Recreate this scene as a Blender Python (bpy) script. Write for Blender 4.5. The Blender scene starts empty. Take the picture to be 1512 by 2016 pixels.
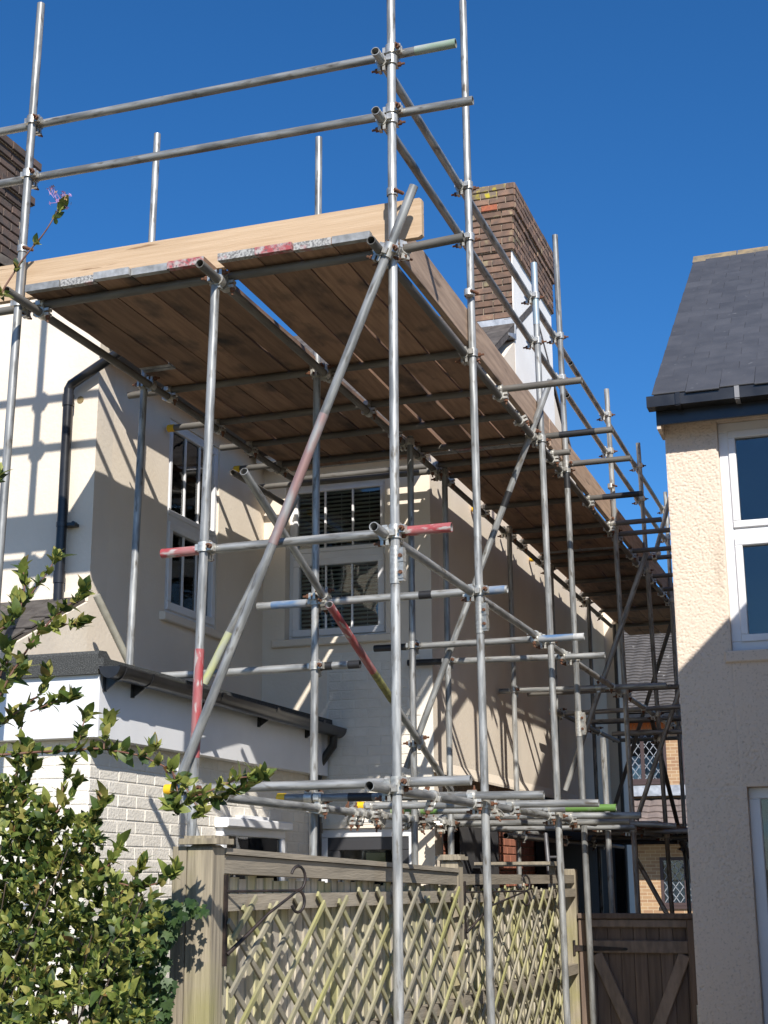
import bpy, math, random
from math import radians, sin, cos, pi, hypot, atan2, sqrt
from mathutils import Vector as V, Matrix, Quaternion, noise
random.seed(7)
S = bpy.context.scene
COL = S.collection

# ---------------------------------------------------------------- camera
F = 2800.0                                    # focal length in photograph pixels (1512 x 2016)
YAW, PIT, ROL = radians(18.971), radians(14.368), radians(-0.382)
fw = V((-sin(YAW)*cos(PIT), cos(YAW)*cos(PIT), sin(PIT)))
r0 = V((cos(YAW), sin(YAW), 0)); u0 = r0.cross(fw)
RT = r0*cos(ROL)+u0*sin(ROL); UP = -r0*sin(ROL)+u0*cos(ROL)
CAM = V((2.191, -6.543, 1.65))
cd = bpy.data.cameras.new('camera'); cam = bpy.data.objects.new('camera', cd); COL.objects.link(cam)
cd.sensor_width = 36; cd.lens = F/2016*36; cd.clip_start = .05; cd.clip_end = 3000
cam.matrix_world = Matrix(((RT.x, UP.x, -fw.x, CAM.x), (RT.y, UP.y, -fw.y, CAM.y), (RT.z, UP.z, -fw.z, CAM.z), (0, 0, 0, 1)))
S.camera = cam
S.render.resolution_x, S.render.resolution_y = 768, 1024

# ---------------------------------------------------------------- sky and sun
SUND = V((-.65, 1.18, -1)).normalized()       # direction the light travels
wd = bpy.data.worlds.new('World'); S.world = wd; wd.use_nodes = True
nt = wd.node_tree; nt.nodes.clear()
sk = nt.nodes.new('ShaderNodeTexSky'); sk.sky_type = 'NISHITA'; sk.sun_disc = False
sk.sun_elevation = math.asin(-SUND.z); sk.sun_rotation = atan2(-SUND.x, -SUND.y)
sk.air_density = 1.0; sk.dust_density = .5; sk.ozone_density = 10; sk.altitude = 0
bg = nt.nodes.new('ShaderNodeBackground'); bg.inputs[1].default_value = .112
wo = nt.nodes.new('ShaderNodeOutputWorld')
hs_ = nt.nodes.new('ShaderNodeHueSaturation'); hs_.inputs['Saturation'].default_value = 1.13; nt.links.new(sk.outputs[0], hs_.inputs['Color']); nt.links.new(hs_.outputs[0], bg.inputs[0]); nt.links.new(bg.outputs[0], wo.inputs[0])
sl = bpy.data.lights.new('sun', 'SUN'); sl.energy = 5.0; sl.angle = radians(.53); sl.color = (1, .95, .87)
so = bpy.data.objects.new('sun', sl); COL.objects.link(so)
so.rotation_euler = SUND.to_track_quat('-Z', 'Y').to_euler(); so.location = (6, -10, 12)
S.view_settings.view_transform = 'Standard'; S.view_settings.look = 'None'
S.view_settings.exposure = 0.3; S.view_settings.gamma = 1

# ---------------------------------------------------------------- pixel -> ray helpers (a pixel gives a direction, the plane the distance)
def ray(x, y): return fw+RT*((x-756)/F)-UP*((y-1008)/F)
def AX(v, x, y): d = ray(x, y); return CAM+d*((v-CAM.x)/d.x)
def AY(v, x, y): d = ray(x, y); return CAM+d*((v-CAM.y)/d.y)
def AZ(v, x, y): d = ray(x, y); return CAM+d*((v-CAM.z)/d.z)

# ---------------------------------------------------------------- materials
def mat(name, c1, c2=None, rough=.8, metal=0., scale=6, stretch=(1, 1, 1), bump=0., bscale=60, lo=.35, hi=.65,
        rnd=0., c3=None, s3=2., lo3=.5, hi3=.7, spec=.5, bdist=.004, island=False, bstretch=None, st3=(1, 1, 1)):
    m = bpy.data.materials.new(name); m.use_nodes = True; n = m.node_tree.nodes; l = m.node_tree.links
    b = n['Principled BSDF']; b.inputs['Roughness'].default_value = rough; b.inputs['Metallic'].default_value = metal
    b.inputs['Specular IOR Level'].default_value = spec
    tc = n.new('ShaderNodeTexCoord')
    def noi(sc, st, det=5):
        mp = n.new('ShaderNodeMapping'); mp.inputs['Scale'].default_value = st
        l.new(tc.outputs['Object'], mp.inputs[0])
        oi = n.new('ShaderNodeObjectInfo'); ad = n.new('ShaderNodeVectorMath'); ad.operation = 'ADD'
        mu = n.new('ShaderNodeMath'); mu.operation = 'MULTIPLY'; mu.inputs[1].default_value = 37.
        l.new(oi.outputs['Random'], mu.inputs[0]); l.new(mp.outputs[0], ad.inputs[0]); l.new(mu.outputs[0], ad.inputs[1])
        t = n.new('ShaderNodeTexNoise'); t.inputs['Scale'].default_value = sc; t.inputs['Detail'].default_value = det
        l.new(ad.outputs[0], t.inputs['Vector']); return t
    def ramp(src, a, b_, lo, hi):
        r = n.new('ShaderNodeMapRange'); r.inputs[1].default_value = lo; r.inputs[2].default_value = hi; r.clamp = True
        l.new(src, r.inputs[0]); mx = n.new('ShaderNodeMix'); mx.data_type = 'RGBA'
        l.new(r.outputs[0], mx.inputs[0])
        for i, c in ((6, a), (7, b_)):
            if isinstance(c, tuple): mx.inputs[i].default_value = (*c, 1)
            else: l.new(c, mx.inputs[i])
        return mx.outputs[2]
    col = None
    if c2: col = ramp(noi(scale, stretch).outputs[0], c1, c2, lo, hi)
    if c3: col = ramp(noi(s3, st3).outputs[0], col if col else c1, c3, lo3, hi3)
    if rnd:
        hs = n.new('ShaderNodeHueSaturation')
        if col: l.new(col, hs.inputs['Color'])
        else: hs.inputs['Color'].default_value = (*c1, 1)
        if island: src = n.new('ShaderNodeNewGeometry').outputs['Random Per Island']
        else: src = n.new('ShaderNodeObjectInfo').outputs['Random']
        r = n.new('ShaderNodeMapRange'); r.inputs[3].default_value = 1-rnd; r.inputs[4].default_value = 1+rnd
        l.new(src, r.inputs[0]); l.new(r.outputs[0], hs.inputs['Value']); col = hs.outputs[0]
    if col: l.new(col, b.inputs['Base Color'])
    else: b.inputs['Base Color'].default_value = (*c1, 1)
    if bump:
        t = noi(bscale, bstretch or stretch, 3); bp = n.new('ShaderNodeBump'); bp.inputs['Strength'].default_value = bump
        bp.inputs['Distance'].default_value = bdist
        l.new(t.outputs[0], bp.inputs['Height']); l.new(bp.outputs[0], b.inputs['Normal'])
    return m

def glass_mat(name, tint=(.85, .9, .9)):
    m = bpy.data.materials.new(name); m.use_nodes = True; n = m.node_tree.nodes; l = m.node_tree.links; n.clear()
    o = n.new('ShaderNodeOutputMaterial'); mx = n.new('ShaderNodeMixShader'); fr = n.new('ShaderNodeFresnel'); fr.inputs[0].default_value = 1.75
    t = n.new('ShaderNodeBsdfTransparent'); t.inputs[0].default_value = (*tint, 1)
    g = n.new('ShaderNodeBsdfGlossy'); g.inputs['Roughness'].default_value = .015
    tc = n.new('ShaderNodeTexCoord'); nz = n.new('ShaderNodeTexNoise'); nz.inputs['Scale'].default_value = 2.2; bp = n.new('ShaderNodeBump'); bp.inputs['Strength'].default_value = .12
    bp.inputs['Distance'].default_value = .05
    l.new(tc.outputs['Object'], nz.inputs[0]); l.new(nz.outputs[0], bp.inputs['Height']); l.new(bp.outputs[0], g.inputs['Normal'])
    l.new(fr.outputs[0], mx.inputs[0]); l.new(t.outputs[0], mx.inputs[1]); l.new(g.outputs[0], mx.inputs[2]); l.new(mx.outputs[0], o.inputs[0])
    return m

def leaf_mat(name, stops, island):
    m = mat(name, (.2, .25, .05), (.22, .25, .05), rough=.5); n = m.node_tree.nodes; l = m.node_tree.links; b = n['Principled BSDF']; o = n['Material Output']
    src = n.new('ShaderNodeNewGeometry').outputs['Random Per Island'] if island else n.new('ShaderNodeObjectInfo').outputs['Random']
    cr = n.new('ShaderNodeValToRGB'); e = cr.color_ramp.elements
    while len(e) < len(stops): e.new(.5)
    for k, (p, c) in enumerate(stops): e[k].position = p; e[k].color = (*c, 1)
    l.new(src, cr.inputs[0]); tc = n.new('ShaderNodeTexCoord'); nz = n.new('ShaderNodeTexNoise'); nz.inputs['Scale'].default_value = 90; l.new(tc.outputs['Object'], nz.inputs['Vector'])
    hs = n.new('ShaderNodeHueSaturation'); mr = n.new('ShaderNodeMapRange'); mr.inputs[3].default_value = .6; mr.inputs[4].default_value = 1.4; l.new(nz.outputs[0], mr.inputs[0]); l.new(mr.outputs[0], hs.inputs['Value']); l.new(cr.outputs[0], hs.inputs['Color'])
    l.new(hs.outputs[0], b.inputs['Base Color'])
    tr = n.new('ShaderNodeBsdfTranslucent'); mx = n.new('ShaderNodeMixShader'); mx.inputs[0].default_value = .33
    l.new(hs.outputs[0], tr.inputs[0]); l.new(b.outputs[0], mx.inputs[1]); l.new(tr.outputs[0], mx.inputs[2]); l.new(mx.outputs[0], o.inputs[0])
    return m

galv = mat('galvanised_tube', (.39, .39, .375), (.19, .193, .19), rough=.42, metal=.3, lo=.38, hi=.62, scale=34, stretch=(1, 1, .14), bump=.25, bscale=90,
           rnd=.2, c3=(.12, .105, .085), s3=30, lo3=.57, hi3=.70, st3=(1, 1, .3), bdist=.002)
shaded_tube = mat('shade_toned_tube', (.17, .158, .138), (.10, .092, .082), rough=.6, metal=.1, scale=20, stretch=(1, 1, .16), bump=.25, bscale=90, rnd=.2, c3=(.10, .085, .07), s3=30, lo3=.6, hi3=.72, st3=(1, 1, .3), bdist=.002)  # darker copy of galv: deck and alley shade put into its colour
galv_light = mat('coupler_steel', (.62, .60, .54), (.42, .40, .36), rough=.38, metal=.6, scale=60, rnd=.2)
rust = mat('rusty_bolt', (.22, .09, .045), (.10, .06, .04), rough=.7, metal=.3, scale=80)
redp = mat('red_tube_paint', (.34, .055, .06), (.36, .17, .165), rough=.5, scale=30, stretch=(1, 1, .2), lo=.4, hi=.66, c3=(.42, .37, .35), s3=34, lo3=.56, hi3=.64, st3=(1, 1, .3))
bluep = mat('blue_tube_paint', (.09, .17, .31), (.28, .30, .32), rough=.5, scale=18, stretch=(1, 1, .3), lo=.4, hi=.6)
greenp = mat('green_tube_paint', (.115, .225, .05), (.25, .28, .2), rough=.5, scale=14, lo=.55, hi=.75)
dullgreen = mat('faded_green_paint', (.20, .30, .20), (.36, .37, .36), rough=.5, scale=14, stretch=(1, 1, .3))
limep = mat('faded_lime_paint', (.48, .50, .2), (.36, .37, .32), rough=.55, scale=20, stretch=(1, 1, .3))
whitep = mat('white_tube_paint', (.5, .5, .49), (.4, .4, .4), rough=.5, scale=40, lo=.5, hi=.6)
tape = mat('black_tape', (.02, .02, .022), rough=.5)
yellowp = mat('yellow_plastic_cap', (.85, .5, .02), rough=.4)
board_m = mat('weathered_board', (.31, .19, .122), (.215, .128, .082), rough=.85, scale=4, stretch=(9, .7, 9), bump=.5, bscale=30, rnd=.28,
              c3=(.05, .04, .035), s3=3.6, lo3=.54, hi3=.74, st3=(1.6, .8, 1))
toe_new = mat('pale_toe_board', (.56, .41, .27), (.47, .33, .205), rough=.8, scale=7, stretch=(.3, 9, 9), bump=.4, bscale=30, c3=(.25, .15, .08), s3=7, lo3=.655, hi3=.68, st3=(.16, 1, 3.2))
toe_old = mat('greyed_toe_board', (.42, .30, .215), (.28, .195, .14), rough=.85, scale=5, stretch=(7, .5, 7), bump=.5, bscale=30, rnd=.2, c3=(.16, .11, .08), s3=8, lo3=.62, hi3=.72, st3=(1, .3, 2))
band_m = mat('grey_board_band', (.46, .46, .45), (.28, .28, .27), rough=.5, metal=.4, scale=24, rnd=.2)
band_red = mat('red_board_band', (.36, .07, .075), (.42, .39, .37), rough=.5, scale=26, lo=.42, hi=.62, c3=(.12, .1, .1), s3=70, lo3=.55, hi3=.65)
band_bw = mat('speckled_board_band', (.16, .155, .15), (.44, .43, .41), rough=.5, scale=85, lo=.40, hi=.58, c3=(.36, .12, .12), s3=9, lo3=.60, hi3=.7)
render_m = mat('cream_render', (.83, .735, .61), (.78, .68, .555), rough=.9, scale=2.2, bump=.35, bscale=38, bdist=.006, c3=(.66, .60, .52), s3=1.1, lo3=.58, hi3=.8, st3=(1, 1, .35))
brick_paint = mat('cream_brick_paint', (.80, .745, .655), (.75, .695, .605), rough=.85, scale=14, bump=.8, bscale=60, rnd=.04, bdist=.006)
mortar_paint = mat('painted_mortar', (.80, .75, .665), (.76, .71, .63), rough=.9, bump=.5, bscale=60)
pebble_m = mat('pebbledash_paint', (.72, .60, .485), (.44, .36, .28), rough=.9, scale=55, lo=.56, hi=.76, bump=.6, bscale=150, bdist=.003, c3=(.50, .41, .31), s3=1.7, lo3=.56, hi3=.82, st3=(2.2, 1, .35))  # dark mottle in the colour stands in for shading of the pits
white_upvc = mat('white_upvc', (.82, .82, .83), (.76, .76, .77), rough=.3, scale=3)
black_upvc = mat('black_plastic', (.012, .012, .014), (.03, .03, .032), rough=.28, scale=5)
felt_m = mat('mineral_felt', (.035, .036, .036), (.12, .125, .12), rough=.9, scale=160, lo=.45, hi=.7, bump=.6, bscale=150)
slate_m = mat('slate', (.050, .052, .060), (.068, .069, .077), rough=.6, scale=5, bump=.35, bscale=25, rnd=.08, c3=(.13, .13, .135), s3=16, lo3=.68, hi3=.76)
tile_m = mat('dark_roof_tile', (.06, .05, .044), (.11, .096, .084), rough=.85, scale=12, bump=.5, bscale=60, rnd=.15)
ridge_m = mat('clay_ridge_tile', (.30, .22, .12), (.16, .13, .09), rough=.9, scale=12)
chim_b = mat('brown_chimney_brick', (.225, .135, .092), (.125, .085, .066), rough=.9, scale=9, rnd=.34, bump=.6, bscale=60, c3=(.34, .30, .17), s3=7, lo3=.6, hi3=.78)
chim_lich = mat('lichened_brick', (.17, .13, .095), (.42, .34, .03), rough=.9, scale=13, rnd=.2, lo=.52, hi=.68, bump=.6, bscale=60)
chim_red = mat('red_brick_odd', (.42, .13, .06), (.3, .1, .06), rough=.9, scale=30, bump=.4)
chim_d = mat('sooty_brick', (.075, .062, .055), (.13, .085, .065), rough=.9, scale=9, rnd=.3, bump=.6, bscale=60)
mortar_m = mat('lime_mortar', (.50, .41, .30), (.34, .28, .21), rough=.95, scale=20, bump=.5)
redbrick = mat('red_brick', (.44, .17, .10), (.33, .13, .085), rough=.9, scale=8, rnd=.16, bump=.4)
lead_m = mat('lead_flashing', (.48, .50, .53), (.30, .32, .35), rough=.5, metal=.3, scale=8, bump=.6, bscale=14, bdist=.01)
fence_m = mat('weathered_fence', (.55, .50, .41), (.40, .355, .28), rough=.9, scale=5, stretch=(6, 6, .6), bump=.6, bscale=22, rnd=.15, c3=(.41, .395, .13), s3=1.6, lo3=.45, hi3=.72)
post_m = mat('weathered_post', (.37, .315, .225), (.20, .17, .125), rough=.9, scale=9, stretch=(6, 6, .35), bump=.7, bscale=20, c3=(.28, .26, .10), s3=2.2, lo3=.54, hi3=.74)
rail_m = mat('weathered_rail', (.32, .275, .21), (.22, .19, .145), rough=.9, scale=5, stretch=(6, .5, 6), bump=.7, bscale=24, rnd=.12)
lath_m = mat('trellis_lath', (.33, .295, .215), (.215, .195, .145), rough=.85, scale=6, rnd=.2, c3=(.31, .295, .11), s3=1.4, lo3=.46, hi3=.66, bump=.4, bscale=40)
gate_b = mat('pale_gate_brace', (.30, .225, .17), (.20, .15, .115), rough=.85, scale=5, stretch=(5, 5, 1.5), bump=.6, bscale=22, rnd=.15)
gate_m = mat('brown_gate_wood', (.19, .135, .10), (.12, .085, .065), rough=.85, scale=5, stretch=(6, 6, .5), bump=.6, bscale=22, rnd=.2)
iron_m = mat('black_iron', (.015, .015, .016), (.05, .035, .03), rough=.5, metal=.4, scale=30)
darkwood = mat('near_black_boards', (.010, .010, .011), (.02, .018, .016), rough=.8, scale=5, stretch=(5, 5, .5), bump=.4, rnd=.2)
glass = glass_mat('window_glass')
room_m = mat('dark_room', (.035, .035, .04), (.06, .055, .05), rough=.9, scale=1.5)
blind_m = mat('pale_blind_slat', (.72, .70, .62), rough=.5)
curtain = mat('net_curtain', (.85, .86, .88), (.42, .43, .46), rough=.9, scale=7, stretch=(6, 1, .5), lo=.42, hi=.62)
brown_frame = mat('brown_window_frame', (.07, .045, .042), rough=.45)
stem_m = mat('reddish_stem', (.16, .065, .045), (.22, .13, .09), rough=.6, scale=30)
bark_m = mat('shrub_bark', (.07, .05, .038), (.12, .09, .065), rough=.85, scale=30, bump=.5)
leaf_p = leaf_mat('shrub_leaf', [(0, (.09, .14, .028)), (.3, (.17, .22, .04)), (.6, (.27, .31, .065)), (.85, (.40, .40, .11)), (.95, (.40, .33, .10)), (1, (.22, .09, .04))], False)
leaf_s = leaf_mat('shrub_leaf_mass', [(0, (.025, .055, .014)), (.25, (.07, .115, .022)), (.5, (.17, .215, .042)), (.85, (.34, .35, .085)), (.97, (.36, .31, .09)), (1, (.2, .09, .04))], True)  # darker greens than the single leaves; depth shade put into the colour
ivy_p = leaf_mat('ivy_leaf', [(0, (.02, .05, .015)), (.5, (.045, .09, .025)), (.9, (.09, .14, .045)), (1, (.2, .2, .06))], False)
ivy_s = leaf_mat('ivy_leaf_mass', [(0, (.02, .05, .015)), (.5, (.045, .09, .025)), (.9, (.09, .14, .045)), (1, (.2, .2, .06))], True)
petal = mat('mauve_petal', (.45, .19, .42), (.6, .36, .55), rough=.6, scale=40)
petal_d = mat('faded_petal', (.33, .17, .06), (.4, .26, .12), rough=.7, scale=40)
alu_m = mat('aluminium_ladder', (.16, .16, .17), (.1, .1, .11), rough=.45, metal=.5, scale=20)
ground_m = mat('garden_ground', (.20, .165, .115), (.12, .12, .055), rough=1, scale=.6, bump=.5, bscale=12, bdist=.03)
card_m = mat('yellow_card', (.55, .45, .2), rough=.8)

# brick wall material for the far house only (its bricks are too small to pick apart)
def far_brick():
    m = bpy.data.materials.new('far_brickwork'); m.use_nodes = True; n = m.node_tree.nodes; l = m.node_tree.links
    tc = n.new('ShaderNodeTexCoord'); mp = n.new('ShaderNodeMapping'); mp.inputs['Rotation'].default_value = (pi/2, 0, 0)
    l.new(tc.outputs['Object'], mp.inputs[0]); t = n.new('ShaderNodeTexBrick'); l.new(mp.outputs[0], t.inputs[0])
    t.inputs['Color1'].default_value = (.45, .29, .155, 1); t.inputs['Color2'].default_value = (.34, .195, .11, 1); t.inputs['Mortar'].default_value = (.55, .43, .28, 1)
    t.inputs['Scale'].default_value = 1; t.inputs['Brick Width'].default_value = .225; t.inputs['Row Height'].default_value = .075; t.inputs['Mortar Size'].default_value = .006
    l.new(t.outputs[0], n['Principled BSDF'].inputs['Base Color']); n['Principled BSDF'].inputs['Roughness'].default_value = .9
    return m
farbrick = far_brick()

# ---------------------------------------------------------------- object helpers
WM = {}
def link(o, parent, M):
    COL.objects.link(o); o.matrix_basis = M; WM[o] = M
    if parent: o.parent = parent; o.matrix_parent_inverse = WM[parent].inverted()
    return o
def empty(name, loc, label, cat, group=None):
    o = bpy.data.objects.new(name, None); o.empty_display_size = .1; link(o, None, Matrix.Translation(loc))
    o['label'] = label; o['category'] = cat
    if group: o['group'] = group
    return o
def tag(o, label, cat): o['label'] = label; o['category'] = cat; return o
def frame(o, u, v, n):
    u, v, n, o = V(u), V(v), V(n), V(o)
    return lambda a, b, c: o+u*a+v*b+n*c
WORLD = lambda a, b, c: V((a, b, c))
class MB:
    def __init__(s): s.v = []; s.f = []; s.mi = []; s.sm = []
    def add(s, vs, fs, mi=0, sm=False):
        k = len(s.v); s.v += [tuple(p) for p in vs]
        for f in fs: s.f.append(tuple(i+k for i in f)); s.mi.append(mi); s.sm.append(sm)
    def box(s, a, b, fr=WORLD, mi=0):
        x0, y0, z0 = a; x1, y1, z1 = b
        s.add([fr(x, y, z) for z in (z0, z1) for y in (y0, y1) for x in (x0, x1)],
              [(0, 2, 3, 1), (4, 5, 7, 6), (0, 1, 5, 4), (2, 6, 7, 3), (0, 4, 6, 2), (1, 3, 7, 5)], mi); return s
    def cbox(s, a, b, c=.004, fr=WORLD, mi=0):      # chamfered box (chamfers on the c-axis face edges, the +third-axis side)
        x0, y0, z0 = a; x1, y1, z1 = b
        vs = [fr(x0, y0, z0), fr(x1, y0, z0), fr(x1, y1, z0), fr(x0, y1, z0), fr(x0, y0, z1-c), fr(x1, y0, z1-c), fr(x1, y1, z1-c), fr(x0, y1, z1-c),
              fr(x0+c, y0+c, z1), fr(x1-c, y0+c, z1), fr(x1-c, y1-c, z1), fr(x0+c, y1-c, z1)]
        s.add(vs, [(3, 2, 1, 0), (0, 1, 5, 4), (1, 2, 6, 5), (2, 3, 7, 6), (3, 0, 4, 7), (4, 5, 9, 8), (5, 6, 10, 9), (6, 7, 11, 10), (7, 4, 8, 11), (8, 9, 10, 11)], mi); return s
    def cyl(s, p, q, r, n=12, r2=None, cap=True, mi=0, sm=True):
        p, q = V(p), V(q); d = (q-p).normalized(); a = d.orthogonal().normalized(); b = d.cross(a); r2 = r if r2 is None else r2
        c = [(cos(2*pi*i/n), sin(2*pi*i/n)) for i in range(n)]
        A = [p+(a*x+b*y)*r for x, y in c]; B = [q+(a*x+b*y)*r2 for x, y in c]
        s.add(A+B, [(i, (i+1) % n, (i+1) % n+n, i+n) for i in range(n)], mi, sm)
        if cap: s.add(A, [tuple(range(n))[::-1]], mi); s.add(B, [tuple(range(n))], mi)
        return s
    def poly(s, pts, ext, mi=0):                    # prism: polygon points extruded by vector ext
        n = len(pts); e = V(ext); A = [V(p) for p in pts]; B = [p+e for p in A]
        s.add(A+B, [tuple(range(n))[::-1], tuple(range(n, 2*n))]+[(i, (i+1) % n, (i+1) % n+n, i+n) for i in range(n)], mi); return s
    def tubepath(s, pts, r, n=8, mi=0, r2=None):
        pts = [V(p) for p in pts]; rings = []; r2 = r if r2 is None else r2
        a = (pts[1]-pts[0]).orthogonal().normalized()
        for i, p in enumerate(pts):
            d = (pts[min(i+1, len(pts)-1)]-pts[max(i-1, 0)]).normalized(); a = (a-d*a.dot(d)).normalized(); b = d.cross(a)
            rr = r+(r2-r)*i/(len(pts)-1); rings.append([p+(a*cos(2*pi*k/n)+b*sin(2*pi*k/n))*rr for k in range(n)])
        vs = [q for g in rings for q in g]; m = len(pts)
        s.add(vs, [(i*n+k, i*n+(k+1) % n, (i+1)*n+(k+1) % n, (i+1)*n+k) for i in range(m-1) for k in range(n)], mi, True)
        s.add(rings[0], [tuple(range(n))[::-1]], mi); s.add(rings[-1], [tuple(range(n))], mi); return s
    def mesh(s, name, mats):
        me = bpy.data.meshes.new(name); me.from_pydata(s.v, [], s.f)
        for m in (mats if isinstance(mats, (list, tuple)) else [mats]): me.materials.append(m)
        me.polygons.foreach_set('material_index', s.mi); me.polygons.foreach_set('use_smooth', s.sm); me.update()
        return me
    def build(s, name, mats, parent=None, M=None):
        o = bpy.data.objects.new(name, s.mesh(name, mats)); return link(o, parent, M or Matrix.Identity(4))
def inst(name, me, parent, M): return link(bpy.data.objects.new(name, me), parent, M)
def ztrack(p, d):
    return Matrix.Translation(p) @ V(d).to_track_quat('Z', 'Y').to_matrix().to_4x4()
def axes(o, x, y, z):
    return Matrix(((x[0], y[0], z[0], o[0]), (x[1], y[1], z[1], o[1]), (x[2], y[2], z[2], o[2]), (0, 0, 0, 1)))

# ================================================================ ground
g = MB(); g.add([(-900, -900, 0), (900, -900, 0), (900, 900, 0), (-900, 900, 0)], [(0, 1, 2, 3)])
o = g.build('ground', ground_m); o['kind'] = 'structure'
g = MB(); g.box((.0, -9, -.05), (2.0, 4.0, .01)); o = g.build('path', mat('concrete_path', (.26, .225, .18), (.2, .175, .145), rough=.95, scale=4)); o['kind'] = 'structure'
g = MB(); g.box((-.95, 4.8, -.05), (.8, 24, .012)); o = g.build('alley_path', mat('alley_concrete', (.2, .19, .18), (.14, .135, .13), rough=.95, scale=4)); o['kind'] = 'structure'

# ================================================================ wall and window builders
def wall(name, fr, W, H, holes, m, parent, t=.22, u0=0, v0=0):
    us = sorted({u0, W, *[h[0] for h in holes], *[h[1] for h in holes]}); vs = sorted({v0, H, *[h[2] for h in holes], *[h[3] for h in holes]})
    def op(i, j):
        if i < 0 or j < 0 or i >= len(us)-1 or j >= len(vs)-1: return None
        a, b = (us[i]+us[i+1])/2, (vs[j]+vs[j+1])/2
        return any(h[0] < a < h[1] and h[2] < b < h[3] for h in holes)
    b = MB()
    for i in range(len(us)-1):
        for j in range(len(vs)-1):
            if op(i, j): continue
            A, B, C, D = us[i], us[i+1], vs[j], vs[j+1]
            b.add([fr(A, C, 0), fr(B, C, 0), fr(B, D, 0), fr(A, D, 0)], [(0, 1, 2, 3)]); b.add([fr(A, C, -t), fr(B, C, -t), fr(B, D, -t), fr(A, D, -t)], [(3, 2, 1, 0)])
            for di, dj, p, q in ((-1, 0, (A, D), (A, C)), (1, 0, (B, C), (B, D)), (0, -1, (A, C), (B, C)), (0, 1, (B, D), (A, D))):
                if op(i+di, j+dj) is not False:
                    b.add([fr(*p, 0), fr(*p, -t), fr(*q, -t), fr(*q, 0)], [(0, 1, 2, 3)])
    return b.build(name, m, parent)

def ringframe(b, fr, u0, u1, v0, v1, w, n0, n1):
    b.cbox((u0, v0, n0), (u1, v0+w, n1), .006, fr); b.cbox((u0, v1-w, n0), (u1, v1, n1), .006, fr)
    b.cbox((u0, v0+w, n0), (u0+w, v1-w, n1), .006, fr); b.cbox((u1-w, v0+w, n0), (u1, v1-w, n1), .006, fr)

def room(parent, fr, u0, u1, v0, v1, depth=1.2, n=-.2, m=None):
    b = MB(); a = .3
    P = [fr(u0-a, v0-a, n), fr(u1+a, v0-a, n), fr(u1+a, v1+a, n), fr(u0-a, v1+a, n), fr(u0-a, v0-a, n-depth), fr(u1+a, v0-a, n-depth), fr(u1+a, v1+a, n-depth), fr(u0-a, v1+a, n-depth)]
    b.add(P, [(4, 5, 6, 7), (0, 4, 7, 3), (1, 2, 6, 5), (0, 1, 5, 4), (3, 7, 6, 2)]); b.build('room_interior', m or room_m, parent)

def pane(parent, fr, u0, u1, v0, v1, n):
    b = MB(); b.box((u0, v0, n-.004), (u1, v1, n), fr); return b.build('pane', glass, parent)

# ================================================================ the cream rendered house with its wing
XW, YF, YB, XS = -2.60, 1.46, 4.25, -1.12
H = empty('rendered_house', (-2.6, 4.25, 0), 'cream rendered house with brick chimney behind the scaffold', 'house')
# wing walls
FRF = frame((-5.2, YF, 0), (1, 0, 0), (0, 0, 1), (0, -1, 0))
b = MB(); zt = 5.32
b.poly([(-5.2, YF, 2.0), (XW, YF, 2.0), (XW, YF, zt), (-3.9, YF, zt+.86), (-5.2, YF, zt)], (0, .22, 0)); b.build('wing_gable_wall', render_m, H)
FRS = frame((XW, YF+.22, 0), (0, 1, 0), (0, 0, 1), (1, 0, 0))
SW = (2.50-YF-.22, 3.36-YF-.22, 3.50, 4.98)
wall('wing_side_wall', FRS, YB-YF-.22, zt, [SW], render_m, H, v0=1.9)
# lean-to end wall flush with the wing side, its slates sloping towards the garden
b = MB(); b.poly([(XW, .50, 2.86), (XW, YF, 2.86), (XW, YF, 3.40), (XW, .50, 2.93)], (-.2, 0, 0)); b.build('lean_to_cheek_wall', render_m, H)
rf = MB(); rf.poly([(XW-.02, .42, 2.91), (XW-.02, YF, 3.42), (XW-.02, YF, 3.38), (XW-.02, .42, 2.87)], (-2.5, 0, 0)); LR = rf.build('lean_to_roof', tile_m, H)
tm = MB(); tm.cbox((0, 0, 0), (.235, .17, .014), .004); tme = tm.mesh('roof_tile', tile_m)
sd = V((0, YF-.42, 3.42-2.91)).normalized(); nn = V((0, -sd.z, sd.y))
for r in range(9):
    for c in range(5):
        x = XW-.02-.12*(r % 2)-.24*c-.235
        p = V((x, .42, 2.913))+sd*(.118*r)+nn*.006
        inst('roof_tile', tme, LR, axes(p, (1, 0, 0), sd, (nn+V((0, -.06, 0))).normalized()))
b = MB(); b.box((-4.2, YF-.012, 3.40), (XW, YF+.0, 3.47)); b.build('mortar_fillet', render_m, H)
# rear wall (faces us) and side wall
FRB = frame((-2.9, YB, 0), (1, 0, 0), (0, 0, 1), (0, -1, 0))
RW = (.50, 1.39, 3.55, 4.90); RD = (.80, 1.62, -.1, 2.02)
wall('rear_wall', FRB, XS+2.9, 5.1, [RW, RD], render_m, H)
FRM = frame((XS, YB+.22, 0), (0, 1, 0), (0, 0, 1), (1, 0, 0))
wall('side_wall', FRM, 12.0-YB-.22, 4.95, [], render_m, H, v0=2.48)
b = MB()                                                      # gable above, up to the ridge
b.poly([(XS, YB+.05, 4.95), (XS, 12.5, 4.95), (XS, 8.42, 7.9)], (-.22, 0, 0)); b.build('gable_wall', render_m, H)
b = MB(); b.poly([(XS+.012, 4.2, 2.44), (XS+.03, 4.2, 2.43), (XS+.03, 4.2, 2.45), (XS+.001, 4.2, 2.53)], (0, 7.8, 0)); b.build('bell_drip', render_m, H)
b = MB(); b.box((XS-.42, YB+.22, 0), (XS-.13, 12, 2.48)); PW = b.build('brick_base_wall', mortar_m, H)
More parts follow.
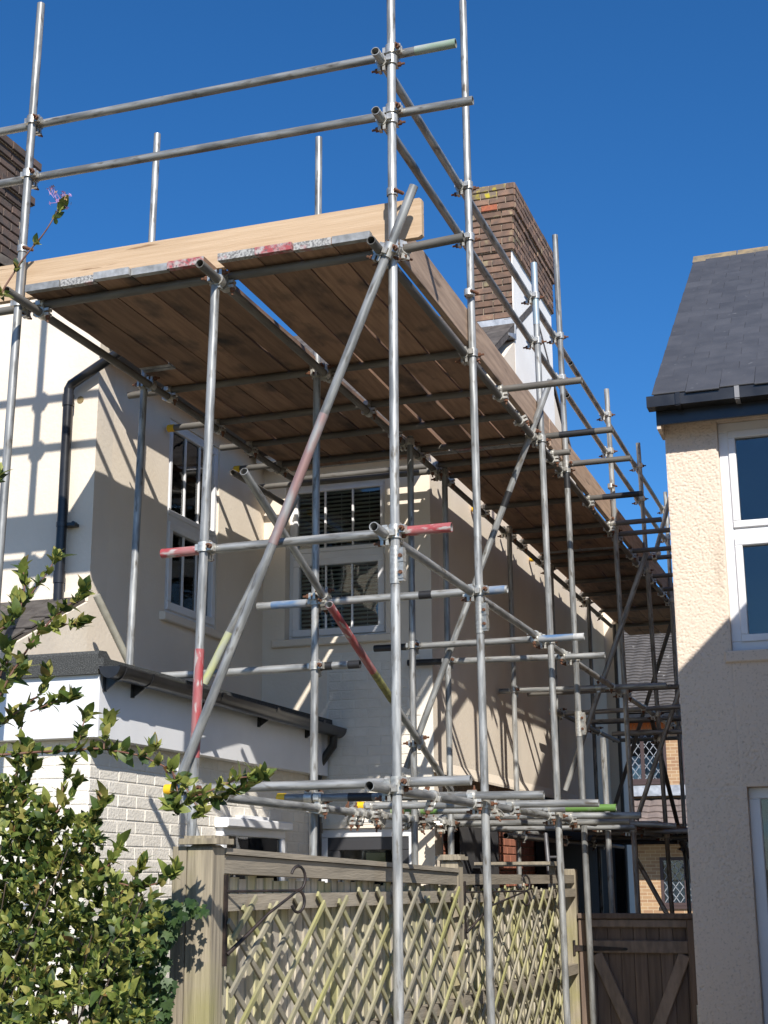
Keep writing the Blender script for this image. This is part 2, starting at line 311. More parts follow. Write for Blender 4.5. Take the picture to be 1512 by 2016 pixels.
bm_ = MB(); bm_.cbox((0, 0, 0), (.215, .065, .02), .004); bme = bm_.mesh('brick', redbrick)
for r in range(9):
    for c in range(16):
        y = YB+.25+.225*c+.11*(r % 2)
        inst('brick', bme, PW, axes((XS-.136, y, 1.55+.075*r), (0, 1, 0), (0, 0, 1), (1, 0, 0)))
b = MB(); b.box((XS-.09, 8.05, 0), (XS+.02, 11.99, 2.42)); b.box((XS+.02, 11.97, 0), (-.95, 11.995, 2.42)); b.build('near_black_cladding', darkwood, H)  # near-black sheet over the lower wall and the foot of the projection
b = MB(); b.box((XS-.1, 12.0, 0), (-.96, 12.5, 6.0)); b.build('side_projection_wall', render_m, H)
b = MB()                                                       # main roof: rear slope seen edge on below the chimney
n38 = V((0, -.617, .787))
b.poly([(XS+.006, 3.92, 5.13), (XS+.006, 8.42, 8.01), (XS+.006, 8.42, 7.94), (XS+.006, 3.92, 5.06)], (-5, 0, 0))
b.poly([(XS+.006, 12.9, 5.13), (XS+.006, 8.42, 8.01), (XS+.006, 8.42, 7.94), (XS+.006, 12.9, 5.06)], (-5, 0, 0)); RO = b.build('roof', tile_m, H)
sd2 = V((0, 4.5, 2.88)).normalized(); n2 = V((0, -sd2.z, sd2.y))
for r in range(31):
    p = V((XS+.012-.24, 3.92, 5.13))+sd2*(.17*r)
    for c in range(3): inst('roof_tile', tme, RO, axes(p+V((-.24*c, 0, .005)), (1, 0, 0), sd2, (n2+V((0, -.05, 0))).normalized()))
b = MB(); y0_ = YF-.015; b.poly([(-2.33, y0_, 5.17), (-3.9, y0_, 6.22), (-5.5, y0_, 5.15), (-5.5, y0_, 5.22), (-3.9, y0_, 6.29), (-2.33, y0_, 5.24)], (0, 3.2, 0)); b.build('wing_roof', tile_m, H)
# soffit/eaves board of the rear wall
b = MB(); b.box((-2.55, 3.98, 5.02), (XS+.03, YB, 5.045)); b.box((-2.55, 3.955, 5.02), (XS+.03, 3.98, 5.15)); b.build('rear_fascia', white_upvc, H)
# wing gutter, swan-neck and downpipe
def halfgutter(b, p, q, r, n=10, t=.004):
    p, q = V(p), V(q); d = (q-p).normalized(); s_ = d.cross(V((0, 0, 1))).normalized()
    for rr, flip in ((r, False), (r-t, True)):
        A = [p+s_*(rr*cos(pi+pi*i/n))+V((0, 0, rr*sin(pi+pi*i/n))) for i in range(n+1)]; B = [a+(q-p) for a in A]
        b.add(A+B, [(i, i+1, i+n+2, i+n+1) for i in range(n)], 0, True)
    for e in (p, q):
        A = [e+s_*(r*cos(pi+pi*i/n))+V((0, 0, r*sin(pi+pi*i/n))) for i in range(n+1)]; b.add(A, [tuple(range(n+1))])
    for sgn in (-1, 1):
        b.box((0, 0, 0), (1, 1, 1), lambda a, c, e_, sg=sgn: p+s_*(sg*(r-.004)+.008*(a-.5))+(q-p)*c+V((0, 0, .008*(e_-.4))))
b = MB(); halfgutter(b, (-2.305, 1.36, 5.215), (-2.305, YB-.1, 5.20), .056); WG = b.build('gutter', black_upvc, H)
b = MB(); b.box((-2.385, YF-.01, 5.10), (-2.365, YB-.1, 5.20)); b.box((XW, YF-.01, 5.095), (-2.385, YB-.1, 5.105)); b.build('fascia', black_upvc, H)
b = MB(); DX, DY = -2.79, YF-.065
b.tubepath([(-2.31, YF-.03, 5.17), (-2.33, YF-.05, 5.12), (-2.42, YF-.07, 5.075), (DX+.06, DY, 4.915), (DX+.02, DY, 4.895), (DX, DY, 4.86), (DX, DY, 4.8)], .034, 12)
b.cyl((DX, DY, 3.3), (DX, DY, 4.86), .034, 16); b.cyl((DX, DY, 4.74), (DX, DY, 4.82), .040, 16); b.cyl((DX, DY, 3.52), (DX, DY, 3.60), .040, 16); DP = b.build('downpipe', black_upvc, H)
b = MB(); b.cyl((DX, DY, 3.90), (DX, DY, 3.93), .038, 16); b.box((DX, DY-.005, 3.905), (DX+.09, DY+.07, 3.925)); b.cyl((DX+.09, DY-.012, 3.915), (DX+.09, DY+.02, 3.915), .016, 10); b.build('pipe_clip', black_upvc, DP)
b = MB(); b.cyl((-2.735, YF-.004, 4.80), (-2.735, YF+.02, 4.80), .026, 9); b.build('plaster_chip', mat('bare_plaster', (.33, .24, .1), (.2, .15, .08), scale=40), H)

def sash(parent, fr, u0, u1, v0, v1, n, mid, nb, blinds, dblind):
    """mock sash window: frame, mid rail, glazing bars, panes, blind"""
    b = MB(); w = .045
    ringframe(b, fr, u0, u1, v0, v1, w, n-.06, n+.0)
    b.cbox((u0+w, mid-.03, n-.06), (u1-w, mid+.03, n-.002), .006, fr)
    W_ = b.build('window', white_upvc, parent)
    b = MB(); ringframe(b, fr, u0+w-.01, u1-w+.01, v0+w-.01, mid-.028, .06, n-.05, n+.018); b.build('casement', white_upvc, W_)
    b = MB(); ringframe(b, fr, u0+w-.01, u1-w+.01, mid+.028, v1-w+.01, .038, n-.05, n+.008); b.build('top_casement', white_upvc, W_)
    for (a, c, q) in ((v0+w+.05, mid-.088, .05), (mid+.066, v1-w-.028, .028)):
        A, B_ = u0+w+q, u1-w-q
        pane(W_, fr, A-.005, B_+.005, a-.005, c+.005, n-.02)
        for k in range(nb):
            x = A+(B_-A)*(k+1)/(nb+1); bb = MB(); bb.box((x-.008, a, n-.019), (x+.008, c, n-.006), fr); bb.build('glazing_bar', white_upvc, W_)
        if blinds:
            sb = MB(); sb.box((0, 0, 0), (B_-A+.03, .0016, .022)); sme = sb.mesh('blind_slat', blind_m)
            k = 0; zz = a+.01
            R0 = (fr(1, 0, 0)-fr(0, 0, 0)); NN = (fr(0, 0, 1)-fr(0, 0, 0)); VV = V((0, 0, 1))
            while zz < c:
                t_ = .55 if not dblind else .35
                y_ = (VV*cos(t_)-NN*sin(t_)); z_ = R0.cross(y_)
                inst('blind_slat', sme, W_, axes(fr(A-.015, zz, n-.075), R0, y_, z_)); zz += .036+random.uniform(-.003, .003)
            for x in (A+.12, (A+B_)/2, B_-.12):
                cb = MB(); cb.box((x-.0015, a, n-.074), (x+.0015, c, n-.071), fr); cb.build('blind_cord', blind_m, W_)
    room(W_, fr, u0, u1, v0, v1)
    return W_
RWN = sash(H, FRB, *RW, -.09, 4.27, 2, True, False); RWN['label'] = 'wide window with slatted blinds facing the garden'
b = MB(); b.cbox((RW[0]-.1, 3.49, -.1), (RW[1]+.07, 3.55, .05), .008, FRB); b.build('sill', render_m, RWN)
SWN = sash(H, FRS, SW[0], SW[1], SW[2], SW[3], -.012, 4.22, 2, False, False); SWN['label'] = 'narrow window in the side of the wing'
b = MB(); b.cbox((SW[0]-.07, 3.44, -.1), (SW[1]+.06, 3.50, .045), .008, FRS); b.build('sill', render_m, SWN)
# back door with a card behind the glass
b = MB(); ringframe(b, FRB, RD[0], RD[1], 0, 2.02, .07, -.12, -.04); BD = b.build('back_door', white_upvc, H)
b = MB(); ringframe(b, FRB, RD[0]+.07, RD[1]-.07, .02, 1.95, .1, -.11, -.05); b.build('door_leaf', mat('dark_door_frame', (.05, .05, .055), rough=.4), BD)
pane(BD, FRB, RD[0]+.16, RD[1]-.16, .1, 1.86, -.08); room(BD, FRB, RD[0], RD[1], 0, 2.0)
b = MB(); b.box((RD[0]+.38, 1.73, -.10), (RD[0]+.54, 1.83, -.095), FRB); b.build('card', card_m, BD)
# painted brickwork low on the rear wall
pb = MB(); pb.cbox((0, 0, 0), (.218, .067, .0085), .003); pbme = pb.mesh('brick', brick_paint)
pbh = MB(); pbh.cbox((0, 0, 0), (.106, .067, .0085), .003); pbhme = pbh.mesh('half_brick', brick_paint)
b = MB(); b.box((-2.02, YB-.004, 2.05), (XS+.001, YB-.0, 3.42)); PB = b.build('painted_brickwork', mortar_paint, H)
for r in range(18):
    x = -2.0 + (.1125 if r % 2 else 0)
    if r % 2: inst('brick', pbhme, PB, axes((-2.0, YB-.001, 2.06+.075*r), (1, 0, 0), (0, 0, 1), (0, -1, 0)))
    while x+.218 < XS:
        inst('brick', pbme, PB, axes((x, YB-.000-random.uniform(0, .002), 2.06+.075*r), (1, 0, 0), (0, 0, 1), (0, -1, 0))); x += .225
# chimney on the gable
def chimney(parent, x0, x1, y0, y1, z0, z1, prouds, m, specials, core, name):
    """courses counted from the top; prouds[k] = how far course k stands out; bricks on the -Y and +X faces"""
    b = MB(); ch = .078; n = int((z1-z0)/ch)
    for k in range(n):
        p = prouds[k] if k < len(prouds) else 0
        b.box((x0-p+.008, y0-p+.008, z1-(k+1)*ch), (x1+p-.008, y1+p-.008, z1-k*ch))
    C = b.build(name, core, parent)
    bm = MB(); bm.cbox((0, 0, 0), (.213, .066, .05), .005); sme = bm.mesh('brick', m)
    for k in range(n):
        p = prouds[k] if k < len(prouds) else 0; z = z1-(k+1)*ch+.006
        for face in (0, 1):
            if face == 1 and k >= len(prouds): continue
            L = (x1-x0+2*p) if face == 0 else (y1-y0+2*p); first = (k+face) % 2 == 0
            n_ = max(2, round(L/.225)); w0 = L/n_; cells = [w0]*n_ if not first else [w0/2]+[w0]*(n_-1)+[w0/2]
            u = 0
            for idx, w in enumerate(cells):
                me = sme
                sp = specials.get((face, k, idx))
                if sp:
                    me = sme.copy(); me.materials[0] = sp
                rz = random.uniform(-.004, .003); sx = (w-.011)/.213
                if face == 0: inst('brick', me, C, axes((x0-p+u+.005, y0-p+.045-.004+rz, z), (sx, 0, 0), (0, 0, 1), (0, -1, 0)))
                else: inst('brick', me, C, axes((x1+p-.045+.004-rz, y0-p+u+.005, z), (0, sx, 0), (0, 0, 1), (1, 0, 0)))
                u += w
    return C
sp = {(0, 3, 1): chim_red, (0, 0, 1): chim_lich, (0, 1, 1): chim_lich, (0, 0, 2): chim_lich, (0, 1, 0): chim_lich}
CH = chimney(H, -1.565, XS-.005, 7.43, 9.36, 7.05, 9.02, [.065]*4+[.045]+[.03]*5, chim_b, sp, mortar_m, 'chimney')
b = MB(); b.box((XS-.012, 7.43, 6.8), (XS+.002, 9.36, 8.235)); b.build('chimney_render', mat('white_render', (.92, .905, .87), (.86, .84, .80), rough=.9, scale=3, bump=.3), CH)
b = MB(); b.poly([(-1.60, 7.40, 7.26), (-1.60, 7.42, 7.46), (-1.60, 7.44, 7.46), (-1.60, 7.43, 7.2), (-1.60, 7.12, 7.14), (-1.60, 7.11, 7.165)], (.50, 0, 0)); b.build('flashing', lead_m, CH)
C2 = chimney(H, -4.7, -3.9, 1.3, 2.40, 5.7, 7.27, [.07, .045, .02, .02, .045, .02], chim_d, {}, mortar_m, 'sooty_chimney')
bmx = MB(); bmx.cbox((0, 0, 0), (.213, .066, .05), .005); dme = bmx.mesh('brick', chim_d)
for k in range(6, 20):
    u = .006+(.112 if k % 2 else 0)
    while u+.213 < 1.17:
        inst('brick', dme, C2, axes((-3.9-.041, 1.3+u, 7.27-(k+1)*.078+.006), (0, 1, 0), (0, 0, 1), (1, 0, 0))); u += .225
b = MB(); b.poly([(-3.86, 1.2, 5.78), (-3.86, 1.2, 6.05), (-3.9, 1.2, 6.16), (-4.1, 1.2, 6.16), (-4.1, 1.2, 5.78)], (0, 1.32, 0)); b.build('flaunching', render_m, C2)

# ================================================================ flat-roofed extension
E_ = empty('flat_roof_extension', (-2.6, 2.4, 0), 'single storey painted brick extension with white fascia and black gutter', 'extension')
XE, YE = -2.0, .62
b = MB(); b.box((-4.4, YE+.11, 0), (XE-.11, YB-.02, 2.44)); EW = b.build('brick_wall', mortar_paint, E_)
WIN = (2.42, 3.50, .95, 1.99)
for r in range(14):
    z = 1.385+.075*r
    for face in (0, 1):
        u = (.1125 if r % 2 else 0)+.003
        if r % 2:
            inst('brick', pbhme, EW, axes((XE-.11-.109, YE+.114, z), (1, 0, 0), (0, 0, 1), (0, -1, 0)) if face == 0 else axes((XE-.114, YE+.113, z), (0, 1, 0), (0, 0, 1), (1, 0, 0)))
        while True:
            if face == 0:
                if u > 1.6: break
                inst('brick', pbme, EW, axes((XE-.11-u-.218, YE+.1165-random.uniform(.000, .0035), z), (1, 0, 0), (0, 0, 1), (0, -1, 0)))
            else:
                y = YE+.11+u
                if y+.22 > YB-.02: break
                if not (y+.218 > WIN[0] and y < WIN[1] and z+.067 < WIN[3]+.06 and z+.067 > WIN[2]):
                    inst('brick', pbme, EW, axes((XE-.1165+random.uniform(.000, .0035), y, z), (0, 1, 0), (0, 0, 1), (1, 0, 0)))
            u += .225
b = MB(); b.box((-4.4, YE, 2.43), (XE-.018, YE+.018, 2.81)); b.build('front_fascia', white_upvc, E_)
b = MB(); b.box((XE-.018, YE, 2.428), (XE, YB-.03, 2.81)); SF = b.build('side_fascia', white_upvc, E_)
b = MB(); b.box((-4.4, YE+.018, 2.43), (XE-.018, YB-.03, 2.438)); b.build('soffit', white_upvc, E_)
for (x, z) in ((-2.04, 2.77), (-2.09, 2.77), (-2.1, 2.62)):
    b = MB(); b.cyl((x, YE-.003, z), (x, YE+.005, z), .005, 8); b.build('fascia_nail', white_upvc, E_)
b = MB(); b.poly([(-4.4, YE-.03, 2.785), (-4.4, YE-.03, 2.90), (-4.4, YE-.015, 2.92), (-4.4, YE+.06, 2.925), (-4.4, YE+.12, 2.88), (-4.4, YB-.02, 2.88), (-4.4, YB-.02, 2.812), (-4.4, YE-.0, 2.812), (-4.4, YE-.0, 2.785)], (2.4, 0, 0))
b.box((XE-.0, YE-.03, 2.812), (XE+.035, YB-.02, 2.875)); b.build('felt_roof', felt_m, E_)
b = MB(); halfgutter(b, (XE+.088, YE-.05, 2.82), (XE+.088, YB+.18, 2.795), .068); GT = b.build('gutter', black_upvc, E_)
for y in (YE+.02, YE+.35, YE+1.3, YE+2.2, YE+3.1):
    b = MB(); A = []
    halfgutter(b, (XE+.088, y, 2.818), (XE+.088, y+.05, 2.818), .074); b.box((XE, y+.01, 2.69), (XE+.012, y+.04, 2.80))
    b.poly([(XE+.01, y+.02, 2.69), (XE+.10, y+.02, 2.75), (XE+.01, y+.02, 2.77)], (0, .008, 0)); b.build('gutter_bracket', black_upvc, GT)
b = MB(); b.tubepath([(XE+.088, YB-.12, 2.76), (XE+.08, YB-.12, 2.66), (XE-.045, YB-.12, 2.5), (XE-.05, YB-.12, 2.4), (XE-.05, YB-.12, 0)], .034, 12); b.cyl((XE-.05, YB-.12, 1.98), (XE-.05, YB-.12, 2.06), .04, 14); b.build('downpipe', black_upvc, E_)
FRE = frame((XE-.105, 0, 0), (0, 1, 0), (0, 0, 1), (1, 0, 0))
b = MB(); ringframe(b, FRE, WIN[0], WIN[1], WIN[2], WIN[3], .065, -.03, .05); EWN = b.build('window', white_upvc, E_)
b = MB(); b.cbox((WIN[0]-.03, WIN[3]-.01, -.0), (WIN[1]+.03, WIN[3]+.055, .10), .01, FRE); b.build('window_head', white_upvc, EWN)
b = MB(); b.cbox((WIN[0]+.3, WIN[3]+.056, -.0), (WIN[0]+.75, WIN[3]+.08, .06), .004, FRE); b.build('trickle_vent', white_upvc, EWN)
pane(EWN, FRE, WIN[0]+.06, WIN[1]-.06, WIN[2]+.06, WIN[3]-.06, .03)
b = MB(); b.box((WIN[0]+.05, WIN[2]+.05, .012), (WIN[1]-.05, WIN[3]-.05, .016), FRE); b.build('dark_backing', room_m, EWN)
for k in range(12):
    bb = MB(); x = WIN[0]+.1+.075*k; bb.box((x, WIN[2]+.06, .018), (x+.03, WIN[3]-.07, .021), FRE); bb.build('vertical_blind', blind_m, EWN)
b = MB(); b.box((-3.13, YE-.012, 2.50), (-2.87, YE, 2.75)); VN = b.build('air_vent', white_upvc, E_)
for k in range(7):
    bb = MB(); bb.box((-3.12, YE-.028, 2.52+.032*k), (-2.88, YE-.012, 2.532+.032*k)); bb.build('louvre', white_upvc, VN)

# ================================================================ pebbledash house on the right
R_ = empty('pebbledash_house', (1.6, 4.0, 0), 'beige pebbledash house with slate roof and white window', 'house')
YH, XH = 4.0, .845
def rough_patch(b, x0, x1, z0, z1, y, st=.0062, fade=True):
    nx, nz = max(2, int((x1-x0)/st)), max(2, int((z1-z0)/st)); vs = []
    for j in range(nz+1):
        for i in range(nx+1):
            x, z = x0+(x1-x0)*i/nx, z0+(z1-z0)*j/nz
            a = noise.noise(V((x*70, z*95, 1.7)))+.5*noise.noise(V((x*150, z*165, 9.1)))
            k = noise.noise(V((x*3.4, z*2.8, 4.4)))
            h = .005+.0025*noise.noise(V((x*40, z*40, 3.)))-.016*max(0, a-.02-.55*max(0, .1-k))
            h = max(-.002, h)
            e = min(i, nx-i, j, nz-j); h *= min(1, .3+.35*e) if fade else 1
            vs.append((x, y-.004-max(-.003, h), z))
    b.add(vs, [(j*(nx+1)+i, j*(nx+1)+i+1, (j+1)*(nx+1)+i+1, (j+1)*(nx+1)+i) for j in range(nz) for i in range(nx)], 0, True)
ZE = 5.0
WU = (1.235, 2.5, 3.22, 4.97); WL = (1.275, 2.5, .3, 2.25)
b = MB()
for (x0, x1, z0, z1) in ((XH, WU[0], WL[3], ZE), (XH, WL[0], 0, WL[3]), (WU[0], 2.0, WL[3], WU[2]), (WU[0], 2.0, WU[3], ZE)): rough_patch(b, x0, x1, z0, z1, YH)
b.box((XH, YH+.003, 0), (WU[0], YH+.3, ZE)); b.box((WU[0], YH+.003, WL[3]), (2.0, YH+.3, WU[2])); b.box((WU[0]+.001, YH+.003, WU[3]), (2.0, YH+.3, ZE-.002)); b.box((WU[0]+.001, YH+.003, 0), (WL[0], YH+.3, WL[3]-.001))
b.box((2.6, YH+.002, 0), (6.5, YH+.3, ZE)); b.box((2.0, YH+.003, WU[3]), (2.6, YH+.3, ZE)); b.box((2.0, YH+.003, WL[3]), (2.6, YH+.3, WU[2]))
b.add([(XH, YH-.006, 0), (XH, YH+.003, 0), (XH, YH+.003, ZE), (XH, YH-.006, ZE)], [(0, 1, 2, 3)])
b.build('rear_wall', pebble_m, R_)
b = MB(); b.poly([(XH+.002, YH+.3, 0), (XH+.002, 11.0, 0), (XH+.002, 11.0, 5.1), (XH+.002, 7.5, 7.72), (XH+.002, YH+.3, 5.35)], (.25, 0, 0)); b.build('side_gable_wall', pebble_m, R_)
b = MB(); b.poly([(.815, 3.70, 5.13), (.815, 7.5, 7.84), (.815, 11.3, 5.13), (.815, 11.3, 5.06), (.815, 7.5, 7.76), (.815, 3.70, 5.07)], (5.7, 0, 0)); RR = b.build('roof', slate_m, R_)
sd3 = V((0, 3.8, 2.71)).normalized(); n3 = V((0, -sd3.z, sd3.y))
sm_ = MB(); sm_.cbox((0, 0, 0), (.247, .40, .010), .002); slme = sm_.mesh('slate', slate_m)
sh_ = MB(); sh_.cbox((0, 0, 0), (.122, .40, .010), .002); shme = sh_.mesh('half_slate', slate_m)
for r in range(22):
    p = V((.808, 3.665, 5.108))+sd3*(.2*r)+n3*.012
    x = 0
    if r % 2: inst('slate', shme, RR, axes(p, (1, 0, 0), sd3, (n3+sd3*-.03).normalized())); x = .1245
    while x < 2.0:
        w = random.uniform(-.013, .013); q = p+V((x, 0, 0))+sd3*w+n3*random.uniform(0, .003)
        inst('slate', slme, RR, axes(q, (1, random.uniform(-.006, .006), 0), sd3, (n3+sd3*-(.04+random.uniform(0, .02))).normalized())); x += .2495
for k in range(5):
    b = MB(); x = .80+.45*k; b.poly([(x, 7.345, 7.765), (x, 7.5, 7.90), (x, 7.655, 7.765), (x, 7.62, 7.75), (x, 7.5, 7.86), (x, 7.38, 7.75)], (.44, 0, 0)); b.build('ridge_tile', ridge_m, RR)
b = MB(); b.box((.815, 3.79, 4.93), (6.4, 3.815, 5.09)); b.build('fascia', black_upvc, R_)
b = MB(); b.box((.83, 3.815, 4.985), (6.4, YH, 5.0)); b.box((.815, 3.8, 4.90), (.845, YH+.1, 5.04)); b.build('soffit', mat('cream_soffit', (.6, .5, .4), rough=.7), R_)
b = MB(); b.box((.765, 3.665, 5.035), (6.4, 3.675, 5.12)); b.box((.765, 3.675, 5.035), (6.4, 3.775, 5.045)); b.box((.765, 3.775, 5.035), (6.4, 3.787, 5.12)); b.box((.765, 3.676, 5.046), (.77, 3.774, 5.12)); RG = b.build('gutter', black_upvc, R_)
for x, m_ in ((.98, black_upvc), (1.41, mat('grey_gutter_clip', (.22, .22, .23), rough=.5))):
    b = MB(); b.box((x, 3.655, 5.028), (x+.035, 3.664, 5.125)); b.box((x, 3.655, 5.024), (x+.035, 3.79, 5.034)); b.build('gutter_clip', m_, RG)
FRR = frame((0, YH, 0), (1, 0, 0), (0, 0, 1), (0, -1, 0))
b = MB(); ringframe(b, FRR, WU[0], WU[1], WU[2], WU[3], .075, -.14, -.05); b.cbox((WU[0]+.075, 4.06, -.14), (WU[1]-.075, 4.15, -.052), .006, FRR); UW = b.build('window', white_upvc, R_); UW['label'] = 'tall white upper window beside the pebbledash corner'
b = MB(); ringframe(b, FRR, WU[0]+.07, WU[1]-.07, WU[2]+.07, 4.065, .055, -.13, -.035); b.build('lower_casement', white_upvc, UW)
b = MB(); ringframe(b, FRR, WU[0]+.07, WU[1]-.07, 4.145, WU[3]-.07, .055, -.13, -.035); b.build('upper_casement', white_upvc, UW)
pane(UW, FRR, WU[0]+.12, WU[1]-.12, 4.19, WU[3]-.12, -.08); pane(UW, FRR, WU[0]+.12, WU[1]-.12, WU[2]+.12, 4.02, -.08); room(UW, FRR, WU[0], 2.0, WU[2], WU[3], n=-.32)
for x0_, x1_, z0_, z1_, m_ in ((1.36, 2.4, 3.30, 3.34, blind_m),):
    b = MB(); n_ = 24; vs = []
    for i in range(n_+1):
        t = i/n_; vs += [(x0_+(x1_-x0_)*t, YH+.42+.025*sin(t*22)*(1 if m_ is curtain else 0), z0_), (x0_+(x1_-x0_)*t, YH+.42+.025*sin(t*22+.5)*(1 if m_ is curtain else 0), z1_)]
    b.add(vs, [(2*i, 2*i+2, 2*i+3, 2*i+1) for i in range(n_)], 0, True); b.build('curtain' if m_ is curtain else 'window_board', m_, UW)
b = MB(); b.cbox((WU[0]-.05, WU[2]-.085, -.1), (2.5, WU[2]-.0, .035), .01, FRR); b.build('sill', pebble_m, UW)
b = MB(); ringframe(b, FRR, WL[0], WL[1], WL[2], WL[3], .08, -.2, -.1); b.cbox((WL[0]+.08, 1.2, -.2), (WL[1]-.08, 1.27, -.102), .006, FRR); LW = b.build('window', white_upvc, R_); LW['label'] = 'white lower window in shade at the right edge'
pane(LW, FRR, WL[0]+.075, WL[1]-.075, WL[2]+.07, WL[3]-.07, -.15); room(LW, FRR, WL[0], 2.0, WL[2], WL[3], n=-.32)
# its own rear wing, out of frame to the right, which shades the wall and the gate
b = MB(); b.poly([(3.29, 4.0, 0), (2.17, .62, 0), (6.2, .62, 0), (6.2, 4.0, 0)], (0, 0, 5.36)); b.build('rear_wing', pebble_m, R_)
b = MB(); b.add([(3.24, 4.0, 5.4), (2.10, .55, 5.4), (6.3, .55, 5.4), (6.3, 4.0, 5.4), (4.6, 2.4, 6.3), (5.2, 4.0, 6.3)], [(0, 1, 4, 5), (1, 2, 4), (2, 3, 5, 4), (0, 3, 2, 1)]); b.build('rear_wing_roof', slate_m, R_)

# ================================================================ far brick house at the end of the alley
FH = empty('brick_house', (-2.6, 26, 0), 'yellow brick house with leaded windows at the far end of the alley', 'house')
FRH = frame((0, 26, 0), (1, 0, 0), (0, 0, 1), (0, -1, 0))
W1, W2, W3 = (-3.42, -2.34, 3.66, 4.82), (-2.02, -1.1, 3.66, 4.82), (-2.62, -1.5, .98, 2.02)
wall('wall', FRH, 3, 5.25, [W1, W2, W3], farbrick, FH, u0=-6, t=.25)
def leaded(parent, w):
    b = MB(); ringframe(b, FRH, *w, .07, -.09, -.0); mid = (w[0]+w[1])/2; b.box((mid-.04, w[2]+.07, -.08), (mid+.04, w[3]-.07, -.005), FRH); o = b.build('window', brown_frame, parent)
    for (a, c) in ((w[0]+.07, mid-.04), (mid+.04, w[1]-.07)):
        pane(o, FRH, a, c, w[2]+.06, w[3]-.06, -.05)
        b = MB(); b.box((a, w[2]+.06, -.060), (c, w[2]+.06+(w[3]-w[2]-.12)*.50, -.056), FRH); b.build('net_curtain', curtain, o)
        b = MB(); zlo, zhi = w[2]+.07, w[3]-.07; d = .17; k = -8
        while k < 14:
            for sg in (1, -1):
                p = V((a+k*d, zlo)) if sg > 0 else V((a+k*d, zhi)); pts = []
                t0, t1 = max(0, (a-p.x)/1), min((zhi-zlo)/1.35, c-p.x)
                if t1 > t0+.02: b.box((0, 0, -.048), (1, 1, -.044), lambda s_, t, n_, p=p, sg=sg, t0=t0, t1=t1: FRH(p.x+t0+(t1-t0)*s_+.009*(t-.5), p.y+sg*1.35*(t0+(t1-t0)*s_)+.009*(t-.5)*-sg, n_))
            k += 1
        b.build('lead_came', lead_m, o)
    b = MB(); b.box((w[0]-.04, w[2]-.06, -.05), (w[1]+.04, w[2], .05), FRH); b.build('sill', brown_frame, o); room(o, FRH, *w, n=-.26)
    return o
for w in (W1, W2, W3): leaded(FH, w)
b = MB(); [b.box((-3.45+.078*k, 26-.012, 4.84), (-3.45+.078*k+.068, 26, 5.02)) for k in range(15)]; b.build('brick_soldier_course', mat('orange_soldier_brick', (.6, .17, .05), rough=.9), FH)
def tiles(name, x0, x1, p0, p1, cw, gauge, m):
    """pantile courses as one piece: each course a wavy strip that laps the one below"""
    p0, p1 = V(p0), V(p1); s_ = (p1-p0).normalized(); n_ = V((0, -s_.z, s_.y)); L = (p1-p0).length; b = MB(); nx = int((x1-x0)/cw*8)
    for r in range(int(L/gauge)):
        A, B = [], []
        for i in range(nx+1):
            x = x0+(x1-x0)*i/nx; h = .02*abs(sin(pi*(x-x0)/cw))+random.uniform(-.002, .002)
            A.append(p0+V((x, 0, 0))+s_*(gauge*r)+n_*(.05+h)); B.append(p0+V((x, 0, 0))+s_*(gauge*(r+1)+.03)+n_*(.012+h))
        C = [a-n_*.03 for a in A]; k = nx+1
        b.add(A+B+C, [(i, i+1, k+i+1, k+i) for i in range(nx)]+[(2*k+i, 2*k+i+1, i+1, i) for i in range(nx)], 0, False)
    o = b.build(name, m, FH); o['kind'] = 'stuff'; return o
far_tile = mat('brown_pantile', (.085, .076, .07), (.13, .117, .108), rough=.8, scale=3, c3=(.62, .6, .56), s3=5.5, lo3=.68, hi3=.74)
tiles('main_roof_tiles', -6, 3, (0, 25.6, 5.22), (0, 29.6, 7.75), .3, .165, far_tile)
b = MB(); b.poly([(-6, 25.65, 5.18), (-6, 29.6, 7.72), (-6, 32, 5.2)], (9, 0, 0)); b.build('roof', tile_m, FH)
b = MB(); b.box((-6, 25.5, 5.02), (3, 25.62, 5.13)); b.box((-6, 25.63, 4.98), (3, 26, 5.02)); b.build('gutter', black_upvc, FH)
tiles('porch_roof_tiles', -6, 3, (0, 24.9, 2.66), (0, 25.95, 3.32), .3, .26, mat('pinkish_pantile', (.24, .185, .16), (.17, .135, .12), rough=.85, scale=4))
b = MB(); b.poly([(-6, 24.9, 2.64), (-6, 26, 3.3), (-6, 26, 2.6), (-6, 24.9, 2.55)], (9, 0, 0)); b.build('porch_roof', tile_m, FH)
b = MB(); b.box((-6, 25.75, 3.34), (3, 25.995, 3.38)); b.box((-6, 25.96, 3.36), (3, 25.996, 3.58)); b.build('lead_flashing', lead_m, FH)
b = MB(); b.box((-6, 24.82, 2.53), (3, 24.9, 2.63)); b.build('porch_gutter', white_upvc, FH)

